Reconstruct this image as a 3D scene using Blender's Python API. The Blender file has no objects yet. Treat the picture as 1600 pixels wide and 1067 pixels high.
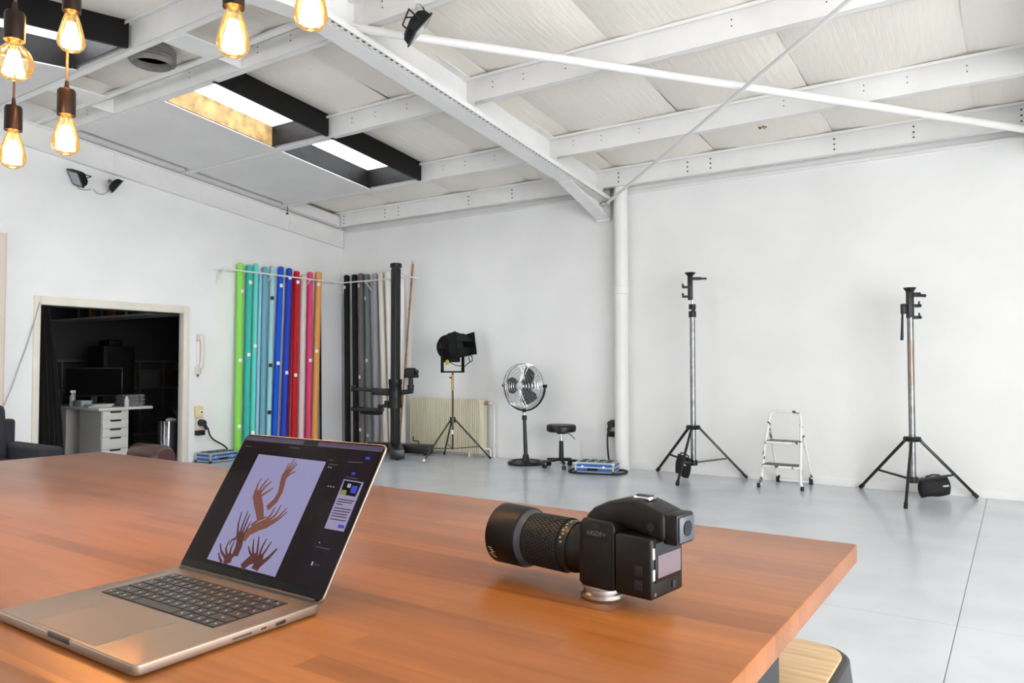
import bpy, bmesh, math, random
from mathutils import Vector, Matrix, Euler
random.seed(7)
S = bpy.context.scene
COL = S.collection
R = math.radians

# ------------------------------------------------------------------ camera
FPX, CH = 1174.0, 1.30
TILT = math.atan((571 - 533.5) / FPX)
AZ = R(124.0)
FW = Vector((math.cos(AZ), math.sin(AZ), 0)); RT = Vector((math.sin(AZ), -math.cos(AZ), 0)); UP = Vector((0, 0, 1))
F3 = FW * math.cos(TILT) + UP * math.sin(TILT); U3 = UP * math.cos(TILT) - FW * math.sin(TILT)
CP = Vector((0, 0, CH))
cd = bpy.data.cameras.new('camera'); cam = bpy.data.objects.new('camera', cd); COL.objects.link(cam)
cd.sensor_width = 36; cd.lens = FPX / 1600 * 36; cd.clip_start = 0.02; cd.clip_end = 200
rm = Matrix((RT, U3, -F3)).transposed().to_4x4()
cam.matrix_world = Matrix.Translation(CP) @ rm
S.camera = cam

def at(x, y, X=None, Y=None, Z=None, D=None):
    """photo pixel -> point on a known plane of the place"""
    d = F3 + RT * ((x - 800) / FPX) + U3 * ((533.5 - y) / FPX)
    if X is not None: t = X / d.x
    elif Y is not None: t = Y / d.y
    elif Z is not None: t = (Z - CH) / d.z
    else: t = D
    return CP + d * t

# ------------------------------------------------------------------ sky, daylight, exposure
W = bpy.data.worlds.new('sky'); S.world = W; W.use_nodes = True
W.node_tree.nodes['Background'].inputs[0].default_value = (0.95, 0.97, 1.0, 1)
W.node_tree.nodes['Background'].inputs[1].default_value = 3.6
S.view_settings.view_transform = 'Standard'; S.view_settings.look = 'None'
S.view_settings.exposure = 1.36; S.view_settings.gamma = 1.0; S.view_settings.use_curve_mapping = False

XA, YB = -9.31, 8.743          # left wall, back wall
XR2, YF = 4.2, -3.0            # right wall, front wall (behind the viewer)
def zr(y):                     # underside of the roof
    return 3.773 + 0.113 * (8.481 - y) if y >= 3.77 else 3.773 + 0.113 * (8.481 - 3.77) - 0.113 * (3.77 - y)
def area(name, loc, rot, sx, sy, power, colr=(1, 1, 1), portal=False):
    l = bpy.data.lights.new(name, 'AREA'); l.shape = 'RECTANGLE'; l.size = sx; l.size_y = sy; l.energy = power; l.color = colr
    o = bpy.data.objects.new(name, l); COL.objects.link(o); o.location = loc; o.rotation_euler = rot
    if portal: l.cycles.is_portal = True
    return o
# daylight enters by a wide opening in the right wall and a window band in the front wall
OPY0, OPY1, OPZ0, OPZ1 = -2.8, 5.2, 0.1, 3.5
WFX0, WFX1, WFZ0, WFZ1 = -8.8, -5.6, 0.9, 2.3
area('daylight_right', (XR2 - 0.02, (OPY0 + OPY1) / 2, (OPZ0 + OPZ1) / 2), (0, R(90), 0), OPZ1 - OPZ0, OPY1 - OPY0, 1, portal=True)
area('daylight_front', ((WFX0 + WFX1) / 2, YF + 0.02, (WFZ0 + WFZ1) / 2), (R(90), 0, 0), WFX1 - WFX0, WFZ1 - WFZ0, 1, portal=True)

# ------------------------------------------------------------------ materials
def lin(c):
    return tuple(((v / 255) / 12.92 if v / 255 <= 0.04045 else ((v / 255 + 0.055) / 1.055) ** 2.4) for v in c) + (1,)
MATS = {}
def M(name, rgb=(200, 200, 200), rough=0.5, metal=0.0, var=0.0, vs=8.0, bump=0.0, bs=40.0, spec=0.5, coat=0.0, stretch=(1, 1, 1), emit=0.0, dark=None):
    if name in MATS: return MATS[name]
    m = bpy.data.materials.new(name); m.use_nodes = True; nt = m.node_tree; b = nt.nodes['Principled BSDF']
    b.inputs['Roughness'].default_value = rough; b.inputs['Metallic'].default_value = metal
    b.inputs['Specular IOR Level'].default_value = spec; b.inputs['Coat Weight'].default_value = coat
    b.inputs['Base Color'].default_value = lin(rgb)
    if emit:
        b.inputs['Emission Color'].default_value = lin(rgb); b.inputs['Emission Strength'].default_value = emit
    if var or bump:
        tc = nt.nodes.new('ShaderNodeTexCoord'); mp = nt.nodes.new('ShaderNodeMapping'); mp.inputs['Scale'].default_value = stretch
        nt.links.new(tc.outputs['Object'], mp.inputs['Vector'])
    if var:
        n = nt.nodes.new('ShaderNodeTexNoise'); n.inputs['Scale'].default_value = vs; n.inputs['Detail'].default_value = 5
        nt.links.new(mp.outputs[0], n.inputs['Vector'])
        mx = nt.nodes.new('ShaderNodeMix'); mx.data_type = 'RGBA'
        mx.inputs[6].default_value = lin(rgb)
        mx.inputs[7].default_value = lin(dark) if dark else lin(tuple(max(0, v * (1 - var)) for v in rgb))
        rp = nt.nodes.new('ShaderNodeValToRGB'); rp.color_ramp.elements[0].position = 0.35; rp.color_ramp.elements[1].position = 0.7
        nt.links.new(n.outputs['Fac'], rp.inputs[0]); nt.links.new(rp.outputs[0], mx.inputs[0]); nt.links.new(mx.outputs[2], b.inputs['Base Color'])
    if bump:
        n2 = nt.nodes.new('ShaderNodeTexNoise'); n2.inputs['Scale'].default_value = bs; n2.inputs['Detail'].default_value = 4
        nt.links.new(mp.outputs[0], n2.inputs['Vector'])
        bp = nt.nodes.new('ShaderNodeBump'); bp.inputs['Strength'].default_value = bump; bp.inputs['Distance'].default_value = 0.02
        nt.links.new(n2.outputs['Fac'], bp.inputs['Height']); nt.links.new(bp.outputs[0], b.inputs['Normal'])
    MATS[name] = m; return m

wall_m = M('white_wall_paint', (238, 238, 236), 0.75, var=0.025, vs=1.5, bump=0.04, bs=30, spec=0.25)
floor_m = M('grey_floor_paint', (203, 207, 212), 0.19, var=0.05, vs=2.0, bump=0.015, bs=6, spec=0.5)
joint_m = M('floor_joint', (120, 122, 124), 0.8)
steel_m = M('white_painted_steel', (236, 235, 233), 0.45, var=0.03, vs=3, spec=0.4)
ins_m = M('vinyl_insulation', (242, 237, 226), 0.5, bump=0.38, bs=2.6, stretch=(10, 1.1, 1), spec=0.3)
board_m = M('white_board', (226, 224, 222), 0.6, var=0.03, vs=2)
liner_m = M('black_plastic_liner', (18, 16, 15), 0.55, spec=0.25, var=0.3, vs=6, bump=0.3, bs=8)
kraft_m = M('kraft_insulation', (176, 140, 84), 0.7, var=0.35, vs=9, bump=0.6, bs=14)
cream_m = M('cream_door_paint', (228, 222, 208), 0.5, var=0.04, vs=4)
black_m = M('black_plastic', (13, 13, 14), 0.42, spec=0.4)
satin_m = M('black_satin_metal', (16, 16, 17), 0.35, spec=0.5)
matte_m = M('matte_black', (11, 11, 12), 0.7, spec=0.3)
rubber_m = M('black_rubber', (10, 10, 10), 0.6)
chrome_m = M('chrome', (215, 215, 218), 0.16, 1.0)
alu_m = M('brushed_aluminium', (205, 206, 210), 0.32, 1.0)
dot_m = M('dark_bolt', (60, 58, 56), 0.5)
white_m = M('white_plastic', (238, 238, 238), 0.45)
tag_m = M('white_sticker', (240, 240, 240), 0.6)

# ------------------------------------------------------------------ mesh helpers
class MB:
    def __init__(s): s.v = []; s.f = []
    def add(s, vs, fs):
        o = len(s.v); s.v += [tuple(p) for p in vs]; s.f += [tuple(i + o for i in f) for f in fs]; return s
    def box(s, c, d, rot=None):
        hx, hy, hz = d[0] / 2, d[1] / 2, d[2] / 2
        p = [Vector((x, y, z)) for x in (-hx, hx) for y in (-hy, hy) for z in (-hz, hz)]
        if rot is not None:
            m = rot if isinstance(rot, Matrix) else Euler(rot).to_matrix()
            p = [m @ q for q in p]
        return s.add([q + Vector(c) for q in p], [(0, 1, 3, 2), (4, 6, 7, 5), (0, 4, 5, 1), (2, 3, 7, 6), (0, 2, 6, 4), (1, 5, 7, 3)])
    def span(s, a, b):
        return s.box([(a[i] + b[i]) / 2 for i in range(3)], [abs(b[i] - a[i]) for i in range(3)])
    def bar(s, p0, p1, w, h, up=(0, 0, 1)):
        p0, p1 = Vector(p0), Vector(p1); d = p1 - p0; x = d.normalized(); u = Vector(up)
        if abs(x.dot(u)) > 0.98: u = Vector((1, 0, 0))
        y = u.cross(x).normalized(); z = x.cross(y)
        return s.box((p0 + p1) / 2, (d.length, w, h), Matrix((x, y, z)).transposed())
    def cyl(s, p0, p1, r0, r1=None, n=16, caps=True):
        r1 = r0 if r1 is None else r1
        p0, p1 = Vector(p0), Vector(p1); x = (p1 - p0).normalized()
        u = Vector((0, 0, 1)) if abs(x.z) < 0.9 else Vector((1, 0, 0))
        a = u.cross(x).normalized(); b = x.cross(a)
        vs = []
        for p, r in ((p0, r0), (p1, r1)):
            for k in range(n):
                t = 2 * math.pi * k / n; vs.append(p + (a * math.cos(t) + b * math.sin(t)) * r)
        fs = [(k, (k + 1) % n, n + (k + 1) % n, n + k) for k in range(n)]
        if caps: fs += [tuple(range(n - 1, -1, -1)), tuple(range(n, 2 * n))]
        return s.add(vs, fs)
    def tube(s, pts, r, n=8, closed=False):
        P = [Vector(p) for p in pts]; m = len(P); rings = []; a = None
        for i, p in enumerate(P):
            if closed: t = (P[(i + 1) % m] - P[i - 1]).normalized()
            else: t = (P[min(i + 1, m - 1)] - P[max(i - 1, 0)]).normalized()
            if a is None:
                u = Vector((0, 0, 1)) if abs(t.z) < 0.9 else Vector((1, 0, 0)); a = u.cross(t).normalized()
            else:
                a = (a - t * a.dot(t)).normalized()
            b = t.cross(a); rr = r[i] if isinstance(r, (list, tuple)) else r
            rings.append([p + (a * math.cos(2 * math.pi * k / n) + b * math.sin(2 * math.pi * k / n)) * rr for k in range(n)])
        vs = [q for ring in rings for q in ring]; fs = []
        for i in range(m if closed else m - 1):
            j = (i + 1) % m
            for k in range(n): fs.append((i * n + k, i * n + (k + 1) % n, j * n + (k + 1) % n, j * n + k))
        if not closed: fs += [tuple(range(n - 1, -1, -1)), tuple((m - 1) * n + k for k in range(n))]
        return s.add(vs, fs)
    def lathe(s, prof, n=24, o=(0, 0, 0), mat=None):
        vs = []; fs = []; O = Vector(o)
        for r, z in prof:
            for k in range(n):
                t = 2 * math.pi * k / n; p = Vector((r * math.cos(t), r * math.sin(t), z))
                if mat is not None: p = mat @ p
                vs.append(p + O)
        for i in range(len(prof) - 1):
            for k in range(n): fs.append((i * n + k, i * n + (k + 1) % n, (i + 1) * n + (k + 1) % n, (i + 1) * n + k))
        if prof[0][0] > 1e-4: fs.append(tuple(range(n - 1, -1, -1)))
        if prof[-1][0] > 1e-4: fs.append(tuple((len(prof) - 1) * n + k for k in range(n)))
        return s.add(vs, fs)
    def prism(s, poly, h, mat=None):
        """2-D polygon in local xy pushed along local z from 0 to h"""
        n = len(poly); vs = [Vector((x, y, 0)) for x, y in poly] + [Vector((x, y, h)) for x, y in poly]
        if mat is not None: vs = [mat @ v for v in vs]
        return s.add(vs, [tuple(range(n - 1, -1, -1)), tuple(range(n, 2 * n))] + [(k, (k + 1) % n, n + (k + 1) % n, n + k) for k in range(n)])
    def build(s, name, mat, parent=None, bevel=0.0, seg=2, smooth=True, sub=0):
        me = bpy.data.meshes.new(name); me.from_pydata(s.v, [], s.f)
        bm = bmesh.new(); bm.from_mesh(me)
        bmesh.ops.remove_doubles(bm, verts=bm.verts, dist=1e-6)
        bmesh.ops.recalc_face_normals(bm, faces=bm.faces)
        if bevel:
            es = [e for e in bm.edges if len(e.link_faces) == 2 and e.calc_face_angle(0) > 0.6]
            bmesh.ops.bevel(bm, geom=es, offset=bevel, segments=seg, affect='EDGES', clamp_overlap=True, profile=0.5)
        bm.to_mesh(me); bm.free()
        me.materials.append(mat)
        if smooth:
            me.shade_smooth(); me.set_sharp_from_angle(angle=R(38))
        o = bpy.data.objects.new(name, me); COL.objects.link(o)
        if parent is not None: o.parent = parent
        if sub:
            md = o.modifiers.new('sub', 'SUBSURF'); md.levels = sub; md.render_levels = sub
        return o
def tag(o, label, cat=None, group=None, kind=None):
    o['label'] = label
    if cat: o['category'] = cat
    if group: o['group'] = group
    if kind: o['kind'] = kind
    return o
def thing(name, label, cat, loc=(0, 0, 0), rz=0.0, group=None):
    o = bpy.data.objects.new(name, None); COL.objects.link(o); o.empty_display_size = 0.1
    o.location = loc; o.rotation_euler = (0, 0, rz); return tag(o, label, cat, group)
def struct(o): o['kind'] = 'structure'; return o
def arc(c, r, a0, a1, n, plane='xz'):
    out = []
    for i in range(n + 1):
        t = a0 + (a1 - a0) * i / n; u, v = r * math.cos(t), r * math.sin(t)
        out.append((c[0] + u, c[1], c[2] + v) if plane == 'xz' else (c[0] + u, c[1] + v, c[2]) if plane == 'xy' else (c[0], c[1] + u, c[2] + v))
    return out

# ------------------------------------------------------------------ the room
fl = MB().span((-14.2, YF - 0.2, -0.12), (XR2 + 0.2, YB + 0.2, -0.004)).build('floor', joint_m); struct(fl)
xs = [-14.2, -12.28, -8.28, -4.28, -0.28, 3.72, XR2 + 0.2]; ys = [YF - 0.2, 0.39, 4.39, YB + 0.2]
for i in range(len(xs) - 1):
    for j in range(len(ys) - 1):
        g = 0.0018
        MB().span((xs[i] + g, ys[j] + g, -0.02), (xs[i + 1] - g, ys[j + 1] - g, 0)).build('floor_slab', floor_m, fl)
# back wall
wb = MB().span((XA - 0.2, YB, 0), (XR2 + 0.2, YB + 0.2, 4.2)).build('wall_back', wall_m); struct(wb)
struct(MB().span((XA, YB - 0.014, 0), (XR2, YB, 0.085)).build('baseboard_back', wall_m, bevel=0.004))
struct(MB().span((XA, YB - 0.03, 3.485), (XR2, YB, 3.52)).build('trim_1', steel_m, bevel=0.003))
# left wall with doorway, thickness 0.2
DY0, DY1, DZ = 4.13, 5.90, 2.03
wl = MB()
def wallpiece(y0, y1, z0, z1a, z1b):
    wl.add([(x, y, z) for x in (XA - 0.09, XA) for (y, z) in ((y0, z0), (y1, z0), (y1, z1b), (y0, z1a))],
           [(0, 1, 2, 3), (7, 6, 5, 4), (0, 4, 5, 1), (1, 5, 6, 2), (2, 6, 7, 3), (3, 7, 4, 0)])
wallpiece(YF, 3.77, 2.35, zr(YF) + 0.3, zr(3.77) + 0.3); wallpiece(YF, DY0 - 0.02, 0, 2.35, 2.35)
wallpiece(DY0 - 0.02, DY1, DZ, 2.35, 2.35); wallpiece(DY1, YB, 0, 2.35, 2.35); wallpiece(3.77, YB, 2.35, zr(3.77) + 0.3, zr(YB) + 0.3)
struct(wl.build('wall_left', wall_m, smooth=False))
# door frame (cream), no leaf
df = MB().span((XA - 0.09, DY0 - 0.09, 0), (XA + 0.025, DY0 - 0.02, DZ + 0.07)).build('door_1', cream_m, bevel=0.006); struct(df)
MB().span((XA - 0.09, DY1 - 0.01, 0), (XA + 0.025, DY1 + 0.08, DZ + 0.07)).build('door_jamb', cream_m, df, bevel=0.006)
MB().span((XA - 0.09, DY0 - 0.02, DZ - 0.03), (XA + 0.025, DY1 - 0.01, DZ + 0.07)).build('door_head', cream_m, df, bevel=0.006)
# right wall with wide opening and front wall with window band (both out of view)
wr = MB()
wr.span((XR2, YF, 0), (XR2 + 0.2, OPY0, 4.5)).span((XR2, OPY1, 0), (XR2 + 0.2, YB, 4.5)).span((XR2, OPY0, OPZ1), (XR2 + 0.2, OPY1, 4.5)).span((XR2, OPY0, 0), (XR2 + 0.2, OPY1, OPZ0))
struct(wr.build('wall_right', wall_m, smooth=False))
wf = MB()
wf.span((XA - 0.2, YF - 0.2, 0), (WFX0, YF, 4.0)).span((WFX1, YF - 0.2, 0), (XR2 + 0.2, YF, 4.0)).span((WFX0, YF - 0.2, 0), (WFX1, YF, WFZ0)).span((WFX0, YF - 0.2, WFZ1), (WFX1, YF, 4.0))
struct(wf.build('wall_front', wall_m, smooth=False))
w1 = MB()
for k in range(5):
    y = OPY0 + (OPY1 - OPY0) * k / 4; w1.span((XR2 + 0.06, y - 0.04, OPZ0), (XR2 + 0.14, y + 0.04, OPZ1))
w1.span((XR2 + 0.06, OPY0, 1.9), (XR2 + 0.14, OPY1, 1.98))
struct(w1.build('window_1', steel_m))
w2 = MB()
for k in range(7):
    x = WFX0 + (WFX1 - WFX0) * k / 6; w2.span((x - 0.04, YF - 0.14, WFZ0), (x + 0.04, YF - 0.06, WFZ1))
struct(w2.build('window_2', steel_m))

# roof insulation: quilted panels between purlins, seams every 1.28 m
ROWS = [8.50, 7.35, 5.78, 4.28]
edges = [YB + 0.15, 8.50, 7.35, 5.78, 4.28, 3.77, 3.50, 1.95, 0.40, -1.15, YF - 0.15]
seams = [XA - 0.15] + [-0.32 + 1.28 * k for k in range(-7, 5)] + [XR2 + 0.15]
PX0, PX1 = -7.27, -6.37      # roof lights lie between these two x
LIGHTROWS = {(7.35, 5.78), (5.78, 4.28), (3.50, 1.95)}
ce = None
def quilt(x0, x1, y0, y1):
    global ce
    nx, ny = 8, 7; vs = []; fs = []
    ph = random.uniform(0, 6)
    for j in range(ny + 1):
        for i in range(nx + 1):
            u, v = i / nx, j / ny; x = x0 + (x1 - x0) * u; y = y0 + (y1 - y0) * v
            sag = -0.05 * (1 - (2 * u - 1) ** 4) * (0.4 + 0.6 * math.sin(math.pi * v)) + 0.006 * math.sin(9 * u + 5 * v + ph)
            vs.append((x, y, zr(y) + 0.02 + sag))
    for j in range(ny):
        for i in range(nx):
            a = j * (nx + 1) + i; fs.append((a, a + nx + 1, a + nx + 2, a + 1))
    n = len(vs)
    vs += [(x0, y0, zr(y0) + 0.12), (x1, y0, zr(y0) + 0.12), (x1, y1, zr(y1) + 0.12), (x0, y1, zr(y1) + 0.12)]
    fs.append((n, n + 1, n + 2, n + 3))
    o = MB().add(vs, fs).build('insulation_panel' if ce else 'ceiling', ins_m, ce)
    if ce is None: ce = struct(o)
def quilts(x0, x1, y0, y1):
    if x1 - x0 > 0.02: quilt(x0, x1, y0, y1)
for j in range(len(edges) - 1):
    y1, y0 = edges[j], edges[j + 1]
    lit = (y1, y0) in LIGHTROWS
    for i in range(len(seams) - 1):
        a, b = seams[i], seams[i + 1]
        if not lit or b <= PX0 or a >= PX1: quilts(a, b, y0, y1)
        else:
            quilts(a, min(b, PX0), y0, y1) if a < PX0 else None
            quilts(max(a, PX1), b, y0, y1) if b > PX1 else None
# outer roof deck that keeps the daylight out
dk = MB()
def deck(x0, x1, y0, y1):
    dk.add([(x, y, zr(y) + o) for o in (0.14, 0.18) for (x, y) in ((x0, y0), (x1, y0), (x1, y1), (x0, y1))], [(3, 2, 1, 0), (4, 5, 6, 7), (0, 1, 5, 4), (1, 2, 6, 5), (2, 3, 7, 6), (3, 0, 4, 7)])
for j in range(len(edges) - 1):
    y1, y0 = edges[j], edges[j + 1]
    if (y1, y0) in LIGHTROWS: deck(XA - 0.25, PX0, y0, y1); deck(PX1, XR2 + 0.25, y0, y1)
    else: deck(XA - 0.25, XR2 + 0.25, y0, y1)
dk.build('roof_deck', board_m, ce, smooth=False)

# translucent roof-light material
pl = bpy.data.materials.new('roof_light_sheet'); pl.use_nodes = True; nt = pl.node_tree
nt.nodes.remove(nt.nodes['Principled BSDF']); tr = nt.nodes.new('ShaderNodeBsdfTranslucent'); tr.inputs[0].default_value = (0.95, 0.96, 0.97, 1)
nt.links.new(tr.outputs[0], nt.nodes['Material Output'].inputs[0])
skl = ['narrow roof light with tan fibre lining above white ceiling board', 'narrow roof light lined in black nearest the back wall', 'narrow black-lined roof light on the far side of the ridge']
for k, (y1, y0) in enumerate([(5.78, 4.28), (7.35, 5.78), (3.50, 1.95)]):
    t = thing('roof_light', skl[k], 'skylight', (PX0, y0, zr((y0 + y1) / 2)), group='roof lights')
    O = Vector(t.location)
    def L(*p): return tuple(Vector(p) - O)
    ya, yb_ = y0 + 0.03, y1 - 0.03
    def slab(x0, x1, ya, yb_, o0, o1):
        return MB().add([L(x, y, zr(y) + o) for o in (o0, o1) for (x, y) in ((x0, ya), (x1, ya), (x1, yb_), (x0, yb_))], [(3, 2, 1, 0), (4, 5, 6, 7), (0, 1, 5, 4), (1, 2, 6, 5), (2, 3, 7, 6), (3, 0, 4, 7)])
    slab(PX0, PX1, y0, y1, 0.03, 0.036).build('light_sheet', pl, t, smooth=False)
    slab(PX0 - 0.02, PX0 + 0.012, ya, yb_, -0.20, 0.14).build('side_lining', kraft_m if k == 0 else liner_m, t)
    slab(PX1 - 0.02, PX1 + 0.02, ya, yb_, -0.22, 0.14).build('side_lining', liner_m, t)
    slab(PX0, PX1, yb_ - 0.05, yb_ - 0.04, -0.205, 0.14).build('end_lining', liner_m, t)
    slab(PX0, PX1, ya - 0.01, ya + 0.02, -0.205, 0.14).build('end_lining', liner_m, t)
    area('roof_light_daylight', ((PX0 + PX1) / 2, (y0 + y1) / 2, zr((y0 + y1) / 2) + 0.16), (0, 0, 0), PX1 - PX0, y1 - y0, 1, portal=True)
    # white board slid between the purlin flanges beside it
    MBB = MB().add([(x, y, zr(y) - 0.215 + o) for o in (0, 0.014) for (x, y) in ((-8.95, y0 + 0.05), (PX0 + 0.0, y0 + 0.05), (PX0 + 0.0, y1 - 0.012), (-8.95, y1 - 0.012))], [(3, 2, 1, 0), (4, 5, 6, 7), (0, 1, 5, 4), (1, 2, 6, 5), (2, 3, 7, 6), (3, 0, 4, 7)])
    tag(MBB.build('ceiling_board', board_m), ['flat white ceiling board beside the tan-lined roof light', 'flat white ceiling board beside the roof light nearest the back wall', 'flat white ceiling board beside the roof light beyond the ridge'][k], 'board', 'white ceiling boards')

# purlins: Z-profile, top flange towards the viewer side, bottom flange towards the back wall
def purlin(y, x0, x1, label, web=True, hgt=0.22, bolts=()):
    t = thing('roof_purlin', label, 'beam', (x0, y, zr(y) - hgt), group='roof purlins')
    n = x1 - x0
    if web:
        MB().span((0, -0.003, 0), (n, 0.003, hgt)).build('web', steel_m, t, smooth=False)
        MB().span((0, -0.065, hgt - 0.006), (n, 0.0, hgt)).span((0, -0.068, hgt - 0.028), (n, -0.062, hgt)).build('top_flange', steel_m, t, smooth=False)
    MB().span((0, 0, 0), (n, 0.075, 0.006)).span((0, 0.072, 0), (n, 0.078, 0.024)).build('bottom_flange', steel_m, t, smooth=False)
    if bolts:
        b = MB()
        for bx, zs in bolts:
            for z in zs: b.cyl((bx - x0, -0.003, z), (bx - x0, -0.008, z), 0.0095 if len(zs) == 3 else 0.0055, n=8)
        b.build('bolts', dot_m, t)['kind'] = 'stuff'
    return t
RX = [-4.44, 0.43]
rowname = {8.50: 'against the top of the back wall', 7.35: 'second row from the back wall', 5.78: 'third row from the back wall', 4.28: 'fourth row beside the ridge'}
for y in ROWS:
    zz = (0.05, 0.105, 0.16) if y == 8.50 else (0.10, 0.15)
    for (x0, x1, side) in ((XA, -4.46, 'between left wall and rafter'), (-4.42, 0.41, 'right of the rafter'), (0.45, XR2, 'beyond the second rafter')):
        step = (0.9, 0.28, 1.35, 0.75) if y == 8.50 else (0.35, 0.45, 1.5, 0.7)
        bs = []; x = x0 + 0.3; k = 0
        while x < x1 - 0.1: bs.append((x, zz)); x += step[k % 4]; k += 1
        purlin(y, x0, x1, 'white steel roof purlin %s, %s' % (rowname[y], side), bolts=bs)
for y in (3.50, 1.95, 0.40, -1.15):
    purlin(y, XA, XR2, 'white steel roof purlin on the far slope, %s' % {3.50: 'beside the ridge', 1.95: 'second from the ridge', 0.40: 'third from the ridge', -1.15: 'fourth from the ridge'}[y])
# ridge batten and cleats
t = thing('ridge_batten', 'narrow white steel batten running under the roof ridge', 'beam', (XA, 3.97, 4.045))
MB().span((0, 0, 0), (-4.53 - XA, 0.06, 0.012)).span((0, 0.054, 0), (-4.53 - XA, 0.06, 0.04)).build('flange', steel_m, t, smooth=False)
for x in (-8.10, -5.90):
    MB().prism([(0.06, 0.0), (0.305, -0.01), (0.305, 0.15), (0.06, 0.02)], 0.006, Matrix.Translation((x - XA, 0, 0)) @ Matrix(((0, 0, 1, 0), (1, 0, 0, 0), (0, 1, 0, 0), (0, 0, 0, 1)))).build('cleat', steel_m, t, smooth=False)
for x in (-8.0, -5.98):
    MB().span((x - XA, -0.40, 0.0), (x - XA + 0.30, 0.0, 0.01)).build('cleat', steel_m, t, smooth=False)
# end beam along the left wall under the purlins, with a pipe
def sl(x0, x1, y0, y1, o0, o1, mb=None):
    return (mb or MB()).add([(x, y, zr(y) + o) for o in (o0, o1) for (x, y) in ((x0, y0), (x1, y0), (x1, y1), (x0, y1))], [(3, 2, 1, 0), (4, 5, 6, 7), (0, 1, 5, 4), (1, 2, 6, 5), (2, 3, 7, 6), (3, 0, 4, 7)])
eb = tag(sl(XA, XA + 0.05, 3.77, YB - 0.02, -0.50, -0.225).build('wall_beam', steel_m, smooth=False), 'white beam running up the slope along the left wall', 'beam'); 
tmp = sl(XA, XA + 0.085, 3.77, YB - 0.02, -0.245, -0.225).build('flange', steel_m, eb, smooth=False)
tmp = sl(XA, XA + 0.075, 3.77, YB - 0.02, -0.505, -0.49).build('flange', steel_m, eb, smooth=False)
for y in (4.9, 6.1, 7.6):
    sl(XA + 0.05, XA + 0.062, y, y + 0.02, -0.49, -0.245).build('splice', steel_m, eb, smooth=False)
for k, (a, b) in enumerate(((8.47, 7.38), (7.32, 5.81), (5.75, 4.31))):
    o = sl(XA, XA + 0.22, b, a, -0.215, -0.06).build('eave_board', board_m, smooth=False)
    tag(o, 'white closing board on the left wall between %s purlins' % ('the last two', 'second and third', 'third and fourth')[k], 'board', 'closing boards on the left wall')

# main rafters
def rafter(X, label):
    t = thing('roof_rafter', label, 'beam', (X, YB, 0))
    def P(x, y, z): return (x, y - YB, z)
    def sec(x0, x1, ys_, o0, o1):
        mb = MB()
        for a, b in zip(ys_, ys_[1:]):
            mb.add([P(x, y, zr(y) + o) for o in (o0, o1) for (x, y) in ((x0, a), (x1, a), (x1, b), (x0, b))], [(3, 2, 1, 0), (4, 5, 6, 7), (0, 1, 5, 4), (1, 2, 6, 5), (2, 3, 7, 6), (3, 0, 4, 7)])
        return mb
    YS = [YF, 3.77, 8.70]
    sec(-0.005, 0.005, YS, -0.35, 0.0).build('web', steel_m, t, smooth=False)
    sec(-0.09, 0.09, YS, -0.365, -0.35).build('bottom_flange', steel_m, t, smooth=False)
    sec(-0.09, 0.09, YS, -0.012, 0.0).build('top_flange', steel_m, t, smooth=False)
    h = MB().prism([(7.75, zr(7.75) - 0.36), (8.70, zr(8.70) - 0.36), (8.70, 3.20)], 0.01, Matrix(((0, 0, 1, -0.005), (1, 0, 0, -YB), (0, 1, 0, 0), (0, 0, 0, 1))))
    h.build('haunch_web', steel_m, t, smooth=False)
    MB().bar(P(0, 7.72, zr(7.72) - 0.37), P(0, 8.71, 3.20), 0.18, 0.014).build('haunch_flange', steel_m, t, smooth=False)
    MB().span(P(-0.10, 8.70, 3.17), P(0.10, 8.72, 3.75)).build('end_plate', steel_m, t, smooth=False)
    for y in ROWS:
        MB().span(P(0.005, y - 0.004, zr(y) - 0.3), P(0.10, y + 0.004, zr(y) - 0.012)).build('cleat', steel_m, t, smooth=False)
    return t
rafter(RX[0], 'white I-beam rafter sloping down to the drain pipe')
rafter(RX[1], 'white I-beam rafter past the right end of the cross braces')
# perforated cable tray on the flange of the first rafter
X = RX[0]
t = thing('cable_tray', 'white perforated cable tray along the I-beam rafter', 'cable tray', (X + 0.09, YB, 0))
def trayz(y): return zr(y) - 0.345
tb = MB()
for xa_, xb_ in ((-0.03, -0.018), (0.012, 0.028), (0.058, 0.07)): sl(xa_, xb_, 3.78, 8.62, -0.362, -0.357, tb)
y = 3.80
while y < 8.6: sl(-0.018, 0.012, y, y + 0.03, -0.362, -0.357, tb); sl(0.028, 0.058, y + 0.02, y + 0.05, -0.362, -0.357, tb); y += 0.065
base = tb.build('tray_base', steel_m, t, smooth=False); base.location = (0, -YB, 0)
tb = MB(); sl(0.068, 0.072, 3.78, 8.62, -0.362, -0.315, tb)
b2 = tb.build('tray_side', steel_m, t, smooth=False); b2.location = (0, -YB, 0)
tb = MB(); sl(-0.032, -0.028, 3.78, 8.62, -0.362, -0.315, tb)
b2 = tb.build('tray_side', steel_m, t, smooth=False); b2.location = (0, -YB, 0)
tb = MB(); sl(-0.028, 0.068, 3.78, 8.62, -0.340, -0.336, tb)
b2 = tb.build('cable_bed', M('grey_cable', (170, 168, 165), 0.5), t, smooth=False); b2.location = (0, -YB, 0)
for k in range(3):
    pts = [(-0.01 + 0.022 * k + 0.006 * math.sin(3 * yy + k), yy - YB, zr(yy) - 0.322 + 0.008 * math.sin(2.3 * yy + k)) for yy in [3.8 + 0.3 * i for i in range(17)]]
    MB().tube(pts, 0.007, 6).build('cable', white_m if k else M('grey_cable', (170, 168, 165), 0.5), t)
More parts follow.
